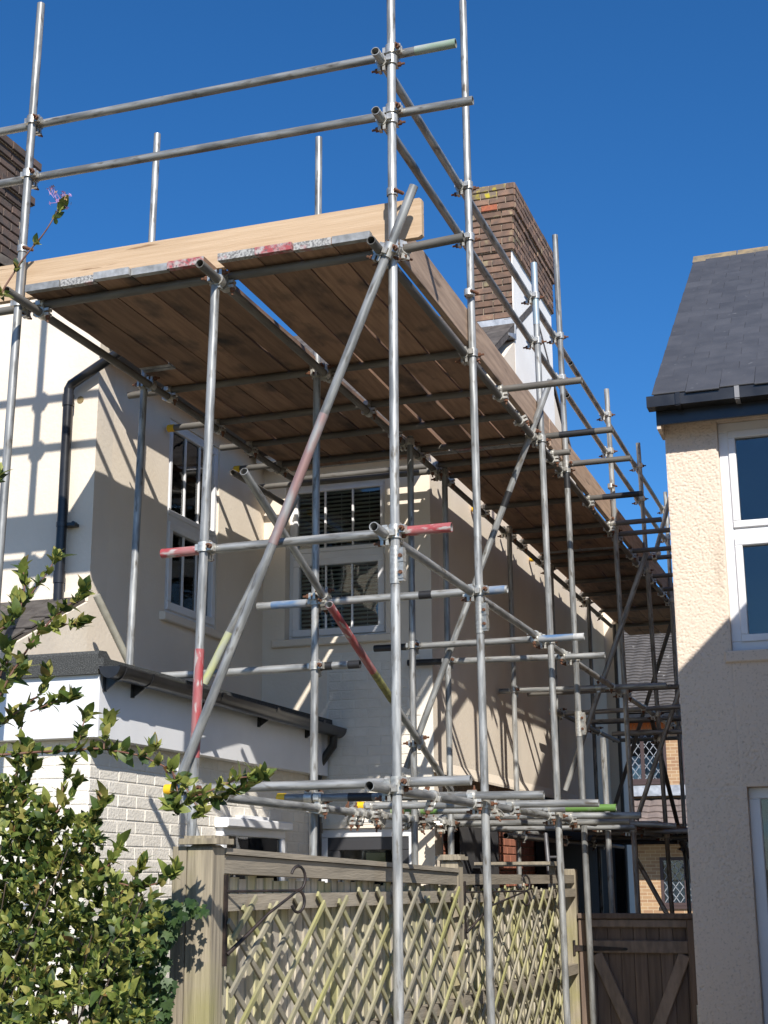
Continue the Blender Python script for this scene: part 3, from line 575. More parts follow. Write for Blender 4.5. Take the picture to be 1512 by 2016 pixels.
# ================================================================ scaffold
SC = empty('scaffold', (-.5, 3, 0), 'galvanised tube and board scaffold wrapped round the cream house', 'scaffold')
TR = .02415
TUBES = []
def tube(name, p, q, m=None, parent=None, r=TR, thing=None):
    p, q = V(p), V(q); m = m or (shaded_tube if name in ('ledger', 'transom') and max(p.z, q.z) > 4.4 else galv); L = (q-p).length; n = 18; b = MB()
    c = [(cos(2*pi*i/n), sin(2*pi*i/n)) for i in range(n)]; ri = r-.004
    def ring(rr, z): return [(x*rr, y*rr, z) for x, y in c]
    def strip(A, B, sm=True): b.add(A+B, [(i, (i+1) % n, (i+1) % n+n, i+n) for i in range(n)], 0, sm)
    strip(ring(r, 0), ring(r, L))
    for z, zz, inv in ((0, min(.3, L/3), True), (L, L-min(.3, L/3), False)):
        A, B, C = ring(r, z), ring(ri, z), ring(ri, zz)
        if inv: A, B, C = A[::-1], B[::-1], C[::-1]
        strip(A, B, False); strip(B, C); b.add(C, [tuple(range(n))])
    o = b.build(name, m, parent if parent is not None else SC, ztrack(p, q-p)); TUBES.append((o, p, q, name)); return o
def band(o, t0, t1, m, name='paint_band', extra=.0012):
    """coloured band on a tube between two distances (metres) from its first end"""
    _, p, q, _ = next(t for t in TUBES if t[0] is o); d = (q-p).normalized(); L = (q-p).length
    t0, t1 = max(0, t0), min(L+.001, t1); b = MB(); b.cyl((0, 0, 0), (0, 0, t1-t0), TR+extra, 18, cap=False)
    for z, fl in ((0, 1), (t1-t0, 0)):
        A = [(cos(2*pi*i/18)*(TR+extra), sin(2*pi*i/18)*(TR+extra), z) for i in range(18)]; B = [(x*.84, y*.84, z) for x, y, z in A]; b.add(A+B, [(i, (i+1) % 18, (i+1) % 18+18, i+18) for i in range(18)])
    return b.build(name, m, o, ztrack(p+d*t0, d))
def cap(o, end):
    _, p, q, _ = next(t for t in TUBES if t[0] is o); d = (q-p).normalized(); e = q if end else p; d = d if end else -d
    b = MB(); b.cyl((0, 0, -.045), (0, 0, .006), TR+.004, 16); b.cyl((0, 0, .006), (0, 0, .012), TR+.004, 16, r2=TR-.004)
    return b.build('end_cap', yellowp, o, ztrack(e, d))
def sleeve(o, t0, t1, side):
    _, p, q, _ = next(t for t in TUBES if t[0] is o); d = (q-p).normalized(); c = p+d*t0; L = t1-t0; sd_ = V(side).normalized(); w = d.cross(sd_)
    b = MB(); b.cyl(c, c+d*L, TR+.004, 18)
    fr = frame(c, sd_, d, w); b.box((TR-.002, .01, -.012), (TR+.028, L-.01, .012), fr)
    for k in (.28, .72): b.cyl(fr(TR+.016, L*k, -.022), fr(TR+.016, L*k, .026), .0105, 6, mi=1, sm=False); b.box((TR-.004, L*k-.03, -.016), (TR+.03, L*k+.03, .016), fr)
    return b.build('sleeve_coupler', [galv_light, rust], o)
def ext(p, q, z):                                             # extend line p->q to height z
    p, q = V(p), V(q); t = (z-p.z)/(q.z-p.z); return p+(q-p)*t

# ---- standards
L0, L1 = AY(0, 81, 8), AY(0, 13, 910)
sL = tube('standard', L0, ext(L0, L1, 0))
M0, M1 = AY(0, 769.5, 0), AY(0, 785, 2016)
sM = tube('standard', ext(M0, M1, 7.25), ext(M0, M1, 0)); sleeve(sM, 4.01, 4.20, (1, -.2, 0))
def sX(x, a, b_, z0=0, z1=None):
    p, q = AX(x, *a), AX(x, *b_); return tube('standard', p if z1 is None else ext(p, q, z1), ext(p, q, z0))
sN = sX(0, (911, 3), (967, 2016)); sleeve(sN, 4.05, 4.24, (1, -.3, 0))
sq = sX(0, (1051, 518), (1117, 2016)); band(sq, 0, .5, mat('bluish_galvanised', (.40, .50, .52), (.5, .52, .52), rough=.35, metal=.5, scale=10))
sO = sX(0, (1092.5, 463), (1147, 1572)); sleeve(sO, 3.95, 4.14, (1, -.3, 0)); band(sO, 2.05, 2.17, tape, 'tape_band')
sr = sX(0, (1194, 766), (1246, 1620)); ss = sX(0, (1256, 872), (1312, 1640))
st = tube('standard', (0, 10.35, 6.15), (0, 10.35, 0))
sv = tube('standard', AX(.02, 1187, 1452), ext(AX(.02, 1187, 1452), AX(.02, 1206, 1800), 0))
J0, J1 = AY(0, 424.5, 548), AY(0, 383, 1500); sJ = tube('standard', J0, ext(J0, J1, .0)); band(sJ, (J0-AY(0, 393.5, 1278)).length, (J0-J1).length-.02, redp)
K0, K1 = AX(-2.22, 283, 772), AX(-2.22, 255, 1300); K1 = ext(K0, K1, 2.885); sK = tube('standard', ext(K0, K1, 6.70), K1)
sP = tube('standard', (-1.06, 1.60, 6.53), (-1.06, 1.56, 0))
XI = -.95
IN = []
for y in (3.21, 4.11, 6.24, 8.05, 10.1): IN.append(tube('standard', (XI-.0, y, 4.86), (XI-.0, y, 0)))
# ---- ledgers and guard rails along the house
ZL, ZT = 4.815, 4.865
XO = -.05
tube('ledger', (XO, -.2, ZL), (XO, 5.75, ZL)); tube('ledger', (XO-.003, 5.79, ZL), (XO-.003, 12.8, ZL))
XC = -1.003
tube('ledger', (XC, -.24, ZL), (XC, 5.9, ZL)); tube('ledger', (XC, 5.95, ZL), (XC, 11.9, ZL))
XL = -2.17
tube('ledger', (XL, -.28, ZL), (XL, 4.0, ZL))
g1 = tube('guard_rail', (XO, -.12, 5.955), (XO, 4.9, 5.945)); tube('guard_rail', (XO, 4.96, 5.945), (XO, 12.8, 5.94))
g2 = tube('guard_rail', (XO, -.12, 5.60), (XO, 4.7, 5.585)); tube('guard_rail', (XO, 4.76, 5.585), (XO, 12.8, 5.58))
f1 = tube('guard_rail', AY(.05, -180, 295), AY(.05, 897, 85)); band(f1, 3.3, 4.35, dullgreen)
f2 = tube('guard_rail', AY(.05, -180, 394), AY(.05, 931, 197.5))
m1 = tube('ledger', (XO, -.18, 3.305), (XO, 5.6, 3.30)); tube('ledger', (XO, 5.65, 3.30), (XO, 10.8, 3.30))
lo1 = tube('ledger', (XO, -.26, 2.055), (XO, 2.35, 2.055)); tube('ledger', (XO, 2.40, 2.055), (XO, 5.2, 2.055))
lo2 = tube('ledger', AX(-1.0, 442, 1570), AX(-1.0, 1072, 1643))
tube('ledger', AX(-2.36, 458, 930), AX(-2.36, 562, 993))
# ---- deck transoms
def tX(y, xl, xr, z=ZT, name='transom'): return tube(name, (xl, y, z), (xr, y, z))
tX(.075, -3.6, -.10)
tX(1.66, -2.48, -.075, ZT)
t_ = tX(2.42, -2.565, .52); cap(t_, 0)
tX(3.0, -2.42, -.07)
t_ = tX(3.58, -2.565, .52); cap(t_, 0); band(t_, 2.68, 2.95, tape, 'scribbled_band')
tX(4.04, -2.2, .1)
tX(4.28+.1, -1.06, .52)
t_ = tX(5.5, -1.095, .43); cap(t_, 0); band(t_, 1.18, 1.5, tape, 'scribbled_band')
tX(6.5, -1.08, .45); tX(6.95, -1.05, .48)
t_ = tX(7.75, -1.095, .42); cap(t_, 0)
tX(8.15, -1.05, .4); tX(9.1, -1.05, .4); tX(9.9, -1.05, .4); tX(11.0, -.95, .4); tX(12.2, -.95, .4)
tube('transom', AY(4.0, 420, 968), AY(4.0, 866, 926.5))
stub = tube('transom', AY(.05, 792, 491), AY(.05, 913, 467))
# ---- mid lift transoms
t1 = tube('transom', AY(.052, 319, 1090), AY(.052, 889, 1038)); band(t1, -1, .27, redp); band(t1, (t1.data.vertices[18].co.z)-.28, 99, redp)
t2 = tube('transom', AY(1.615, 507, 1194), AY(1.615, 999, 1160)); band(t2, .1, .34, bluep); band(t2, 1.08, 1.16, tape, 'tape_band'); band(t2, 1.45, 1.62, bluep)
t3 = tube('transom', AY(1.62, 318, 1331), AY(1.62, 686, 1309)); band(t3, 1.08, 1.18, tape, 'tape_band') ; band(t3, 1.36, 99, tape, 'tape_band')
t4 = tube('transom', AY(3.27, 737, 1277), AY(3.27, 1150, 1253)); band(t4, 1.18, 1.49, bluep); band(t4, 1.49, 99, whitep); band(t4, -1, .25, tape, 'tape_band')
t5 = tube('transom', AY(4.17, 803, 1305), AY(4.17, 1191, 1290)); band(t5, -1, .32, tape, 'tape_band')
t6 = tube('transom', AY(6.3, 983, 1361), AY(6.3, 1312, 1349))
t7 = tube('transom', AY(8.1, 1100, 1406), AY(8.1, 1345, 1391))
tube('transom', AY(9.2, 1150, 1422), AY(9.2, 1350, 1412)); tube('transom', AY(8.4, 1205, 1445), AY(8.4, 1350, 1440))
# ---- low lift transoms
l1 = tube('transom', AY(.052, 328, 1555), AY(.052, 927, 1536)); cap(l1, 0)
l2 = tube('transom', AY(1.50, 549, 1571), AY(1.50, 1071, 1565)); cap(l2, 0); band(l2, .45, .6, tape, 'tape_band')
l3 = tube('transom', AY(2.42, 705, 1587), AY(2.42, 1179, 1581)); cap(l3, 0)
l4 = tube('transom', AY(3.45, 770, 1598), AY(3.45, 1213, 1590)); band(l4, 0, .36, greenp); band(l4, 1.29, 99, greenp)
l5 = tube('transom', AY(4.2, 810, 1609), AY(4.2, 1262, 1605)); l6 = tube('transom', AY(4.35, 900, 1622), AY(4.35, 1240, 1617))
l7 = tube('transom', AY(5.3, 930, 1632), AY(5.3, 1250, 1628)); tube('transom', AY(6.4, 1236, 1621), AY(6.4, 1332, 1626))
tube('transom', AY(7.6, 1150, 1640), AY(7.6, 1370, 1636)); tube('transom', AY(9.4, 1170, 1650), AY(9.4, 1370, 1648))
# ---- braces
br1 = tube('brace', AY(-.055, 815, 366), AY(-.055, 357, 1527)); band(br1, 1.3, 2.02, mat('worn_red_tube', (.33, .20, .185), (.34, .335, .325), rough=.45, metal=.3, scale=16, stretch=(1, 1, .3), lo=.42, hi=.6))
br2 = tube('brace', AY(3.262+.1, 1084, 748), AY(3.362, 800, 1512)); band(br2, .9, 1.02, tape, 'tape_band')
br3 = tube('brace', AX(-1.0, 480, 928), AX(-1.0, 640, 1178)); br4 = tube('brace', AX(-.9, 648, 1190), AX(-.9, 888, 1556)); band(br4, -1, .85, redp); band(br4, .85, 1.25, mat('dirty_lime_tube', (.12, .11, .05), (.3, .3, .1), scale=20))
br5 = tube('brace', AY(6.36, 1272, 1090), AY(6.36, 1113, 1556)); br6 = tube('brace', AY(8.2, 1347, 1330), AY(8.2, 1253, 1615))
br7 = tube('brace', AY(8.4, 1252, 1690), AY(8.4, 1316, 1805)); br8 = tube('brace', AY(8.2, 1290, 1090), AY(8.2, 1322, 970))
br9 = tube('brace', AY(.12+1.38, 583, 978), AY(1.50, 402, 1345)); band(br9, .95, 99, limep)
strut = tube('strut', AY(.06, 343, 1495), ext(AY(.06, 343, 1495), AY(.06, 378, 1622), .9))
for a, c in (((-.90, 7.6, 3.27), (-.90, 11.4, 3.27)), ((-.90, 5.6, 1.98), (-.90, 11.4, 1.98)), ((XO, 5.4, 2.05), (XO, 11.8, 2.05))): tube('ledger', a, c, shaded_tube)
for y_, z_ in ((7.0, 3.36), (9.9, 3.36), (10.3, 2.03), (11.6, 3.3), (11.4, 2.03)): tube('transom', (-1.0, y_, z_), (.45, y_, z_), shaded_tube)
for p_, q_ in (((0, 11.9, 6.1), (0, 11.9, 0)), ((-.93, 11.7, 4.8), (-.93, 11.7, 0)), ((.36, 8.9, 2.3), (.36, 8.9, 0)), ((-.45, 9.6, 2.0), (-.45, 9.6, 0))): tube('standard', p_, q_, shaded_tube)
for p_, q_ in (((.03, 10.4, 4.7), (-.92, 10.4, 2.1)), ((-.03, 8.5, 3.2), (-.03, 11.8, 1.0)), ((.1, 9.3, 2.0), (.75, 9.3, .5))): tube('brace', p_, q_, shaded_tube)
# ---- couplers wherever two of these tubes cross within reach
def closest(p, q, a, b_):
    d1, d2, r = q-p, b_-a, p-a; A, E, f_ = d1.dot(d1), d2.dot(d2), d2.dot(r); c = d1.dot(r); bb = d1.dot(d2); den = A*E-bb*bb
    s_ = min(1, max(0, (bb*f_-c*E)/den)) if den > 1e-9 else 0; t = min(1, max(0, (bb*s_+f_)/E)); s_ = min(1, max(0, (bb*t-c)/A))
    return p+d1*s_, a+d2*t
def coupler(o, P, Q, da, db):
    b = MB(); off = Q-P
    if off.length < .02: off = da.cross(db)*.05
    off = (off-da*off.dot(da)).normalized(); sd_ = da.cross(off).normalized()
    for c, d, s_ in ((P, da, 1), (Q, db, -1)):
        e = off*s_; w = d.cross(e).normalized(); fr = frame(c, w, d, e)
        n = 14; H_ = .025
        for rr in (TR+.0095,):
            A = [fr(rr*cos(2*pi*i/n), -H_, rr*sin(2*pi*i/n)) for i in range(n)]; B = [fr(rr*cos(2*pi*i/n), H_, rr*sin(2*pi*i/n)) for i in range(n)]
            A2 = [fr((TR+.0005)*cos(2*pi*i/n), -H_, (TR+.0005)*sin(2*pi*i/n)) for i in range(n)]; B2 = [fr((TR+.0005)*cos(2*pi*i/n), H_, (TR+.0005)*sin(2*pi*i/n)) for i in range(n)]
            b.add(A+B, [(i, (i+1) % n, (i+1) % n+n, i+n) for i in range(n)], 0, True)
            b.add(A+A2, [(i, i+n, (i+1) % n+n, (i+1) % n) for i in range(n)]); b.add(B+B2, [(i, (i+1) % n, (i+1) % n+n, i+n) for i in range(n)])
        b.box((TR+.004, -.02, -.022), (TR+.034, .02, -.006), fr); b.box((TR+.004, -.02, .006), (TR+.034, .02, .022), fr)
        b.box((-TR-.022, -.016, -.014), (-TR-.004, .016, .014), fr)
        b.cyl(fr(TR+.021, 0, -.062), fr(TR+.021, 0, .034), .0068, 6, mi=1, sm=False); b.cyl(fr(TR+.021, 0, -.040), fr(TR+.021, 0, -.022), .0145, 6, mi=1, sm=False)
    mid = (P+Q)/2; fr = frame(mid, sd_, da, off); b.box((-.016, -.018, -.008), (.016, .018, .008), fr)
    b.build('coupler', [galv_light, rust], o)
TT = list(TUBES); rank = {'standard': 0, 'ledger': 1, 'guard_rail': 2, 'transom': 3, 'brace': 4, 'strut': 5}
for i in range(len(TT)):
    for j in range(i+1, len(TT)):
        A, B = TT[i], TT[j]
        if rank[A[3]] > rank[B[3]]: A, B = B, A
        if A[3] == B[3] or (A[3], B[3]) in (('guard_rail', 'transom'), ('ledger', 'guard_rail')): continue
        da, db = (A[2]-A[1]).normalized(), (B[2]-B[1]).normalized()
        if abs(da.dot(db)) > .93: continue
        P, Q = closest(A[1], A[2], B[1], B[2])
        if (P-Q).length < .078 and min((P-A[1]).length, (P-A[2]).length) > -.0: coupler(A[0], P, Q, da, db)
for lt_, ts in ((lo2, (1.9, 2.05, 2.32, 2.45, 3.0, 3.3, 3.62, 3.8)), (lo1, (1.0, 2.2))):                       # spare couplers left on the low ledgers
    _, p, q, _ = next(t for t in TUBES if t[0] is lt_); d = (q-p).normalized()
    for t in ts: a = random.uniform(-.9, .9); P_ = p+d*t; coupler(lt_, P_, P_+V((sin(a)*.05, 0, -cos(a)*.05)), d, Quaternion(V((0, 0, 1)), random.uniform(-.5, .5)) @ V((1, 0, 0)))
for o, p in ((sM, (ext(M0, M1, 5.17))), (sL, ext(L0, L1, 5.2)), (sN, V((0, 1.5, 5.2))), (sr, V((0, 6.45, 5.22)))):   # toe board clips
    b = MB(); b.cyl(p-V((0, 0, .02)), p+V((0, 0, .02)), TR+.006, 16); b.box((p.x-.03, p.y-.008, p.z-.02), (p.x-.02, p.y+.06, p.z+.02)); b.cyl(p+V((.02, -.03, 0)), p+V((.05, .03, 0)), .01, 6, mi=1); b.build('toe_board_clip', [galv_light, rust], o)
# ---- boards
def board(x, y0, y1, z, parent=SC, bandm=band_m, w=.222, near=True, skew=None):
    b = MB(); t = .038; bow = random.uniform(-.004, .004); n = 6; vs = []
    for i in range(n+1):
        y = (y1-y0)*i/n; dz = bow*sin(pi*i/n); dx = .004*sin(3*i+x*9)
        vs += [(dx, y, dz), (w+dx, y, dz), (w+dx, y, t+dz), (dx, y, t+dz)]
    fs = [(0, 1, 2, 3), (4*n+3, 4*n+2, 4*n+1, 4*n)]
    for i in range(n):
        for k in range(4): a, c = 4*i+k, 4*i+(k+1) % 4; fs.append((a, a+4, c+4, c))
    b.add(vs, fs); o = b.build('scaffold_board', board_m, parent, Matrix.Translation((x, y0, z)) @ Matrix.Rotation(random.uniform(-.0015, .0015) if skew is None else skew, 4, 'Z'))
    if near:
        e = MB(); fr = frame((x, y0, z), (1, 0, 0), (0, 1, 0), (0, 0, 1)); e.box((-.002, -.003, -.002), (w+.002, .035, t+.002), fr); e.build('end_band', bandm, o)
        e = MB(); fr = frame((x, y1, z), (1, 0, 0), (0, 1, 0), (0, 0, 1)); e.box((-.002, -.035, -.002), (w+.002, .003, t+.002), fr); e.build('end_band', bandm, o)
    return o
ZB = ZT+TR+.002
bl = [band_m, band_bw, band_m, band_m, band_red]
for k in range(5): board(-2.185+.2265*k, -.075+random.uniform(-.02, .02), 3.86 if k > 0 else 1.30, ZB+random.uniform(0, .004), bandm=bl[k], w=.2165)
board(-2.19, 1.32, 3.9, ZB)
br = [band_bw, band_red, band_bw, band_m]
for k in range(4): board(-.973+.2195*k, -.085+random.uniform(-.02, .02), 3.80, ZB+random.uniform(0, .004), bandm=br[k], w=.2095 if k else .214, skew=(.0135, .006, .002, 0)[k])
for y0, y1 in ((3.82, 7.62), (7.64, 11.2), (11.22, 13.2)):
    for k in range(4): board(-.975+.2195*k, y0, y1, ZB+random.uniform(0, .004), w=.2105)
for k in range(5): board(-1.0+.235*k, 7.2, 11.0, 2.10)            # boards parked on the low lift
# toe boards
TE = AY(.09, 831, 420).x
ZTB = ZB+.04
b = MB(); A = [V((-4.2, .082, ZTB+.012)), V((TE-0.0, .082, ZTB-.005))]
b.add([(-4.2, .082, ZTB), (TE-0.02, .082, ZTB), (TE-0.0, .082, ZTB+.012), (TE-0.0, .082, ZTB+.216), (TE-0.013, .082, ZTB+.226), (-4.2, .082, ZTB+.226), (-4.2, .12, ZTB), (TE-0.02, .12, ZTB), (TE-0.0, .12, ZTB+.012), (TE-0.0, .12, ZTB+.216), (TE-0.013, .12, ZTB+.226), (-4.2, .12, ZTB+.226)],
      [(0, 1, 2, 3, 4, 5), (11, 10, 9, 8, 7, 6), (0, 6, 7, 1), (1, 7, 8, 2), (2, 8, 9, 3), (3, 9, 10, 4), (4, 10, 11, 5), (5, 11, 6, 0)]); b.build('toe_board', toe_new, SC)
for (y0, y1, m_) in ((.125, 3.9, toe_old), (3.92, 7.8, toe_old), (7.82, 13.1, toe_old)):
    b = MB(); b.cbox((0, 0, 0), (y1-y0, .225, .038), .004, frame((-.067, y0, ZTB-.035), (0, 1, 0), (0, 0, 1), (1, 0, 0))); b.build('toe_board', m_, SC)
# ---- loose tube leaning on the flat roof
p, q = AX(-2.42, 190, 1172), V((-2.30, 1.58, 2.905))
b = MB(); b.cyl(p, q, TR, 16); tag(b.build('loose_tube', mat('old_pale_tube', (.42, .40, .33), (.3, .28, .22), rough=.6, metal=.2, scale=14)), 'loose scaffold tube leaning against the wing on the flat roof', 'tube')

# ================================================================ fence with trellis
XF = -.16
FE = empty('fence', (XF, 1.4, 0), 'weathered feather-edge garden fence with square posts', 'fence')
def post(y, z, w=.1, x=XF, capm=True):
    b = MB(); n = 6; b.cbox((x-w/2, y-w/2, 0), (x+w/2, y+w/2, z), .012); o = b.build('post', post_m, FE)
    if capm: c = MB(); c.box((x-w/2-.025, y-w/2-.025, z+.002), (x+w/2+.025, y+w/2+.025, z+.022)); c.box((x-w/2-.01, y-w/2-.01, z+.022), (x+w/2+.01, y+w/2+.01, z+.032)); c.build('post_cap', post_m, o)
    return o
P1, P2, P3 = -1.72, 1.44, 4.66
post(P1, 1.765); post(P2, 1.735); post(P3, 1.70, capm=False)
b = MB(); b.box((XF-.11, P1-.05, 0), (XF-.055, P1+.045, 1.76)); b.build('post_board', post_m, FE)
def rail(y0, y1, z0, z1, h, x0, x1, name='rail'):
    b = MB(); vs = []
    for y, z in ((y0, z0), (y1, z1)): vs += [(x0, y, z), (x1, y, z), (x1, y, z+h), (x0, y, z+h)]
    b.add(vs, [(0, 1, 2, 3), (7, 6, 5, 4), (0, 4, 5, 1), (1, 5, 6, 2), (2, 6, 7, 3), (3, 7, 4, 0)]); return b.build(name, rail_m, FE)
FX = XF+.0
rail(P1+.052, P2-.052, 1.665, 1.60, .065, FX-.02, FX+.045); rail(P1+.052, P2-.052, 1.733, 1.668, .022, FX-.035, FX+.058, 'cap_rail')
rail(P1+.052, P2-.052, 1.53, 1.51, .06, FX-.005, FX+.05)
rail(P1+.052, P2-.052, .95, .94, .06, FX-.005, FX+.05)
rail(P2+.052, P3-.052, 1.60, 1.59, .06, FX-.02, FX+.045); rail(P2+.052, P3-.052, 1.50, 1.49, .06, FX-.005, FX+.05); rail(P2+.052, P3-.052, .93, .93, .07, FX-.005, FX+.05)
fb = MB(); fb.add([(0, 0, 0), (.012, 0, 0), (.004, .1, 0), (0, .1, 0), (0, 0, 1), (.012, 0, 1), (.004, .1, 1), (0, .1, 1)], [(3, 2, 1, 0), (4, 5, 6, 7), (0, 1, 5, 4), (1, 2, 6, 5), (2, 3, 7, 6), (3, 0, 4, 7)])
fme = fb.mesh('fence_board', fence_m)
for a, c, zt_ in ((P1+.06, P2-.13, 1.655), (P2+.06, P3-.13, 1.595)):
    y = a
    while y < c:
        h = zt_-(y-a)*.02+random.uniform(-.012, .012)
        inst('fence_board', fme, FE, Matrix.Translation((FX-.022+random.uniform(0, .004), y, .05)) @ Matrix.Diagonal((1.15, 1, h-.05, 1))); y += .082
# rail going left from the corner post, under the ivy
b = MB(); b.poly([(XF-.06, P1-.03, 1.40), (XF-.06, P1+.02, 1.40), (XF-.06, P1+.02, 1.45), (XF-.06, P1-.03, 1.45)], (-1.9, 0, -.06)); b.build('rail', rail_m, FE)
def trellis(label, y0, y1, ztop, zbot, x):
    T = empty('trellis', (x, (y0+y1)/2, zbot), label, 'trellis', 'diamond trellis panels on the fence'); sp_, rise = .25, .72
    for layer, sg in ((0, 1), (1, -1)):
        k = -14
        while k*sp_ < (y1-y0)+2:
            ys = y0+k*sp_+(.0 if layer == 0 else .08)
            jt = random.uniform(-.02, .035); zt_ = ztop+jt; a, c = V((ys, zbot)), V((ys+sg*(zt_-zbot)/rise, zt_))
            if sg < 0: a, c = V((ys+(zt_-zbot)/rise, zbot)), V((ys, zt_))
            d = c-a; t0, t1 = 0., 1.
            for yy, s_ in ((y0-.04, 1), (y1+.04, -1)):
                if abs(d.x) > 1e-6:
                    t = (yy-a.x)/d.x
                    if (s_ > 0) == (d.x > 0): t0 = max(t0, t)
                    else: t1 = min(t1, t)
            k += 1
            if t1-t0 < .08: continue
            p, q = a+d*t0, a+d*t1; xx = x+(.011 if layer == 0 else 0)
            P_, Q_ = V((xx, p.x, p.y)), V((xx+random.uniform(-.003, .003), q.x, q.y)); dd = (Q_-P_); L = dd.length; dd.normalize()
            bb = MB(); bb.cbox((0, -.012, 0), (L, .012, .010), .002); bb.build('lath', lath_m, T, axes(P_, dd, V((1, 0, 0)).cross(dd), (1, 0, 0)))
trellis('larger diamond trellis panel between the corner post and the middle post', P1+.10, P2-.06, 1.56, .55, FX+.062)
trellis('smaller diamond trellis panel beyond the middle post, towards the gate', P2+.10, 3.95, 1.56, .55, FX+.062)
# wrought iron basket brackets
def bracket(y, z, rot, label, L=.34):
    T = empty('basket_bracket', (XF+.05, y, z), label, 'bracket', 'hanging basket brackets on the fence'); d = V((cos(rot), sin(rot), 0)); o0 = V((XF+.056, y, z)); b = MB()
    b.box((o0.x-.004, y-.012, z-.26), (o0.x+.004, y+.012, z+.06)); b.build('back_plate', iron_m, T)
    b = MB(); b.tubepath([o0, o0+d*L], .005, 6); b.build('arm', iron_m, T)
    b = MB(); b.tubepath([o0+V((0, 0, -.22))+d*.01, o0+d*.10+V((0, 0, -.155)), o0+d*.2+V((0, 0, -.08)), o0+d*L], .0085, 6, r2=.005); b.build('twisted_stay', iron_m, T)
    b = MB(); e = o0+d*L
    b.tubepath([e+d*.0+V((0, 0, 0))]+[e+d*(.035*sin(a)*1.0)+V((0, 0, .045-.045*cos(a))) for a in [i*pi/8 for i in range(1, 12)]], .006, 6)
    b.tubepath([e]+[e+d*(.032*sin(a))+V((0, 0, -.04+.04*cos(a))) for a in [i*pi/8 for i in range(1, 12)]], .006, 6); b.build('scroll_hook', iron_m, T)
bracket(P1+.055, 1.60, radians(62), 'black iron basket bracket on the mossy corner post near the shrub')
bracket(P2+.06, 1.56, radians(60), 'black iron basket bracket on the middle post, behind a scaffold tube', .5)

# ================================================================ gate
GT_ = empty('gate', (.35, P3, 0), 'dark brown braced timber gate between fence and pebbledash wall', 'gate')
gx0, gx1, gy, gz = XF+.06, .82, P3-.02, 1.355
bw = .098; k = 0
while gx0+.02+bw*k < gx1-.05:
    b = MB(); x = gx0+.02+bw*k; b.cbox((x, 0.05, 0), (x+bw-.0015, gz-.03, .018), .005, frame((0, gy+.03, 0), (1, 0, 0), (0, 0, 1), (0, -1, 0))); b.build('board', gate_m, GT_); k += 1
FG = frame((0, gy, 0), (1, 0, 0), (0, 0, 1), (0, -1, 0))
b = MB(); b.cbox((gx0-.0, gz-.028, -.03), (gx1, gz+.012, .05), .006, FG); b.build('top_cap', gate_m, GT_)
b = MB(); b.cbox((gx0, .05, -.008), (gx0+.1, gz-.03, .03), .006, FG); b.build('stile', gate_m, GT_)
b = MB(); b.cbox((gx1-.1, .05, -.008), (gx1, gz-.03, .03), .006, FG); b.build('stile', gate_m, GT_)
for z0, z1 in ((gz-.09, gz-.032), (1.08, 1.17), (.35, .44)):
    b = MB(); b.cbox((gx0+.101, z0, -.008), (gx1-.101, z1, .028), .006, FG); b.build('ledge', gate_b, GT_)
for (a, c) in (((gx0+.13, 1.07), (gx0+.40, .45)), ((gx1-.13, 1.07), (gx1-.40, .45))):
    d = V((c[0]-a[0], c[1]-a[1], 0)).normalized(); b = MB(); P_ = FG(a[0], a[1], -.006); D = V((d.x, 0, d.y)); b.cbox((0, -.045, 0), (hypot(c[0]-a[0], c[1]-a[1]), .045, .032), .006, frame(P_, D, D.cross(V((0, -1, 0)))*-1, (0, -1, 0))); b.build('brace', gate_b, GT_)
b = MB(); b.poly([FG(gx0-.03, 1.09, .031), FG(gx0-.03, 1.135, .031), FG(gx0+.36, 1.118, .031), FG(gx0+.375, 1.108, .031), FG(gx0+.36, 1.098, .031)], (0, -.006, 0)); b.cyl(FG(gx0-.035, 1.06, .034), FG(gx0-.035, 1.17, .034), .01, 8); b.build('strap_hinge', iron_m, GT_)
b = MB(); b.box((gx1+.005, gy-.04, 0), (gx1+.075, gy+.05, 1.38)); b.build('gate_post', mat('reddish_gate_post', (.15, .07, .045), (.09, .05, .04), scale=8, stretch=(5, 5, .5), bump=.4), GT_)
b = MB(); b.box((gx1-.06, gy-.05, .55), (gx1-.03, gy-.03, .72)); b.build('latch_plate', galv_light, GT_)

# ================================================================ step ladder and trestle plank in the alley
LD = empty('ladder', (-.35, 5.6, 0), 'dark aluminium ladder leaning in the alley behind the fence', 'ladder')
for dx in (0, .12):
    b = MB(); b.cyl((-.62+dx, 5.9, 2.0), (-.30+dx, 5.0, 0), .02, 8); b.build('stile', alu_m, LD)
for k in range(6):
    t = .1+.15*k; b = MB(); p = V((-.62, 5.9, 2.0)).lerp(V((-.30, 5.0, 0)), t); b.cyl(p, p+V((.12, 0, 0)), .012, 8); b.build('rung', alu_m, LD)
TP = empty('trestle_plank', (-.7, 4.9, 0), 'grey plank on trestle legs behind the second fence panel', 'plank')
b = MB(); b.box((-.95, 4.75, 1.72), (-.30, 4.98, 1.755)); b.build('plank', rail_m, TP)
for x in (-.9, -.36):
    b = MB(); b.box((x, 4.82, 0), (x+.05, 4.87, 1.72)); b.build('leg', rail_m, TP)

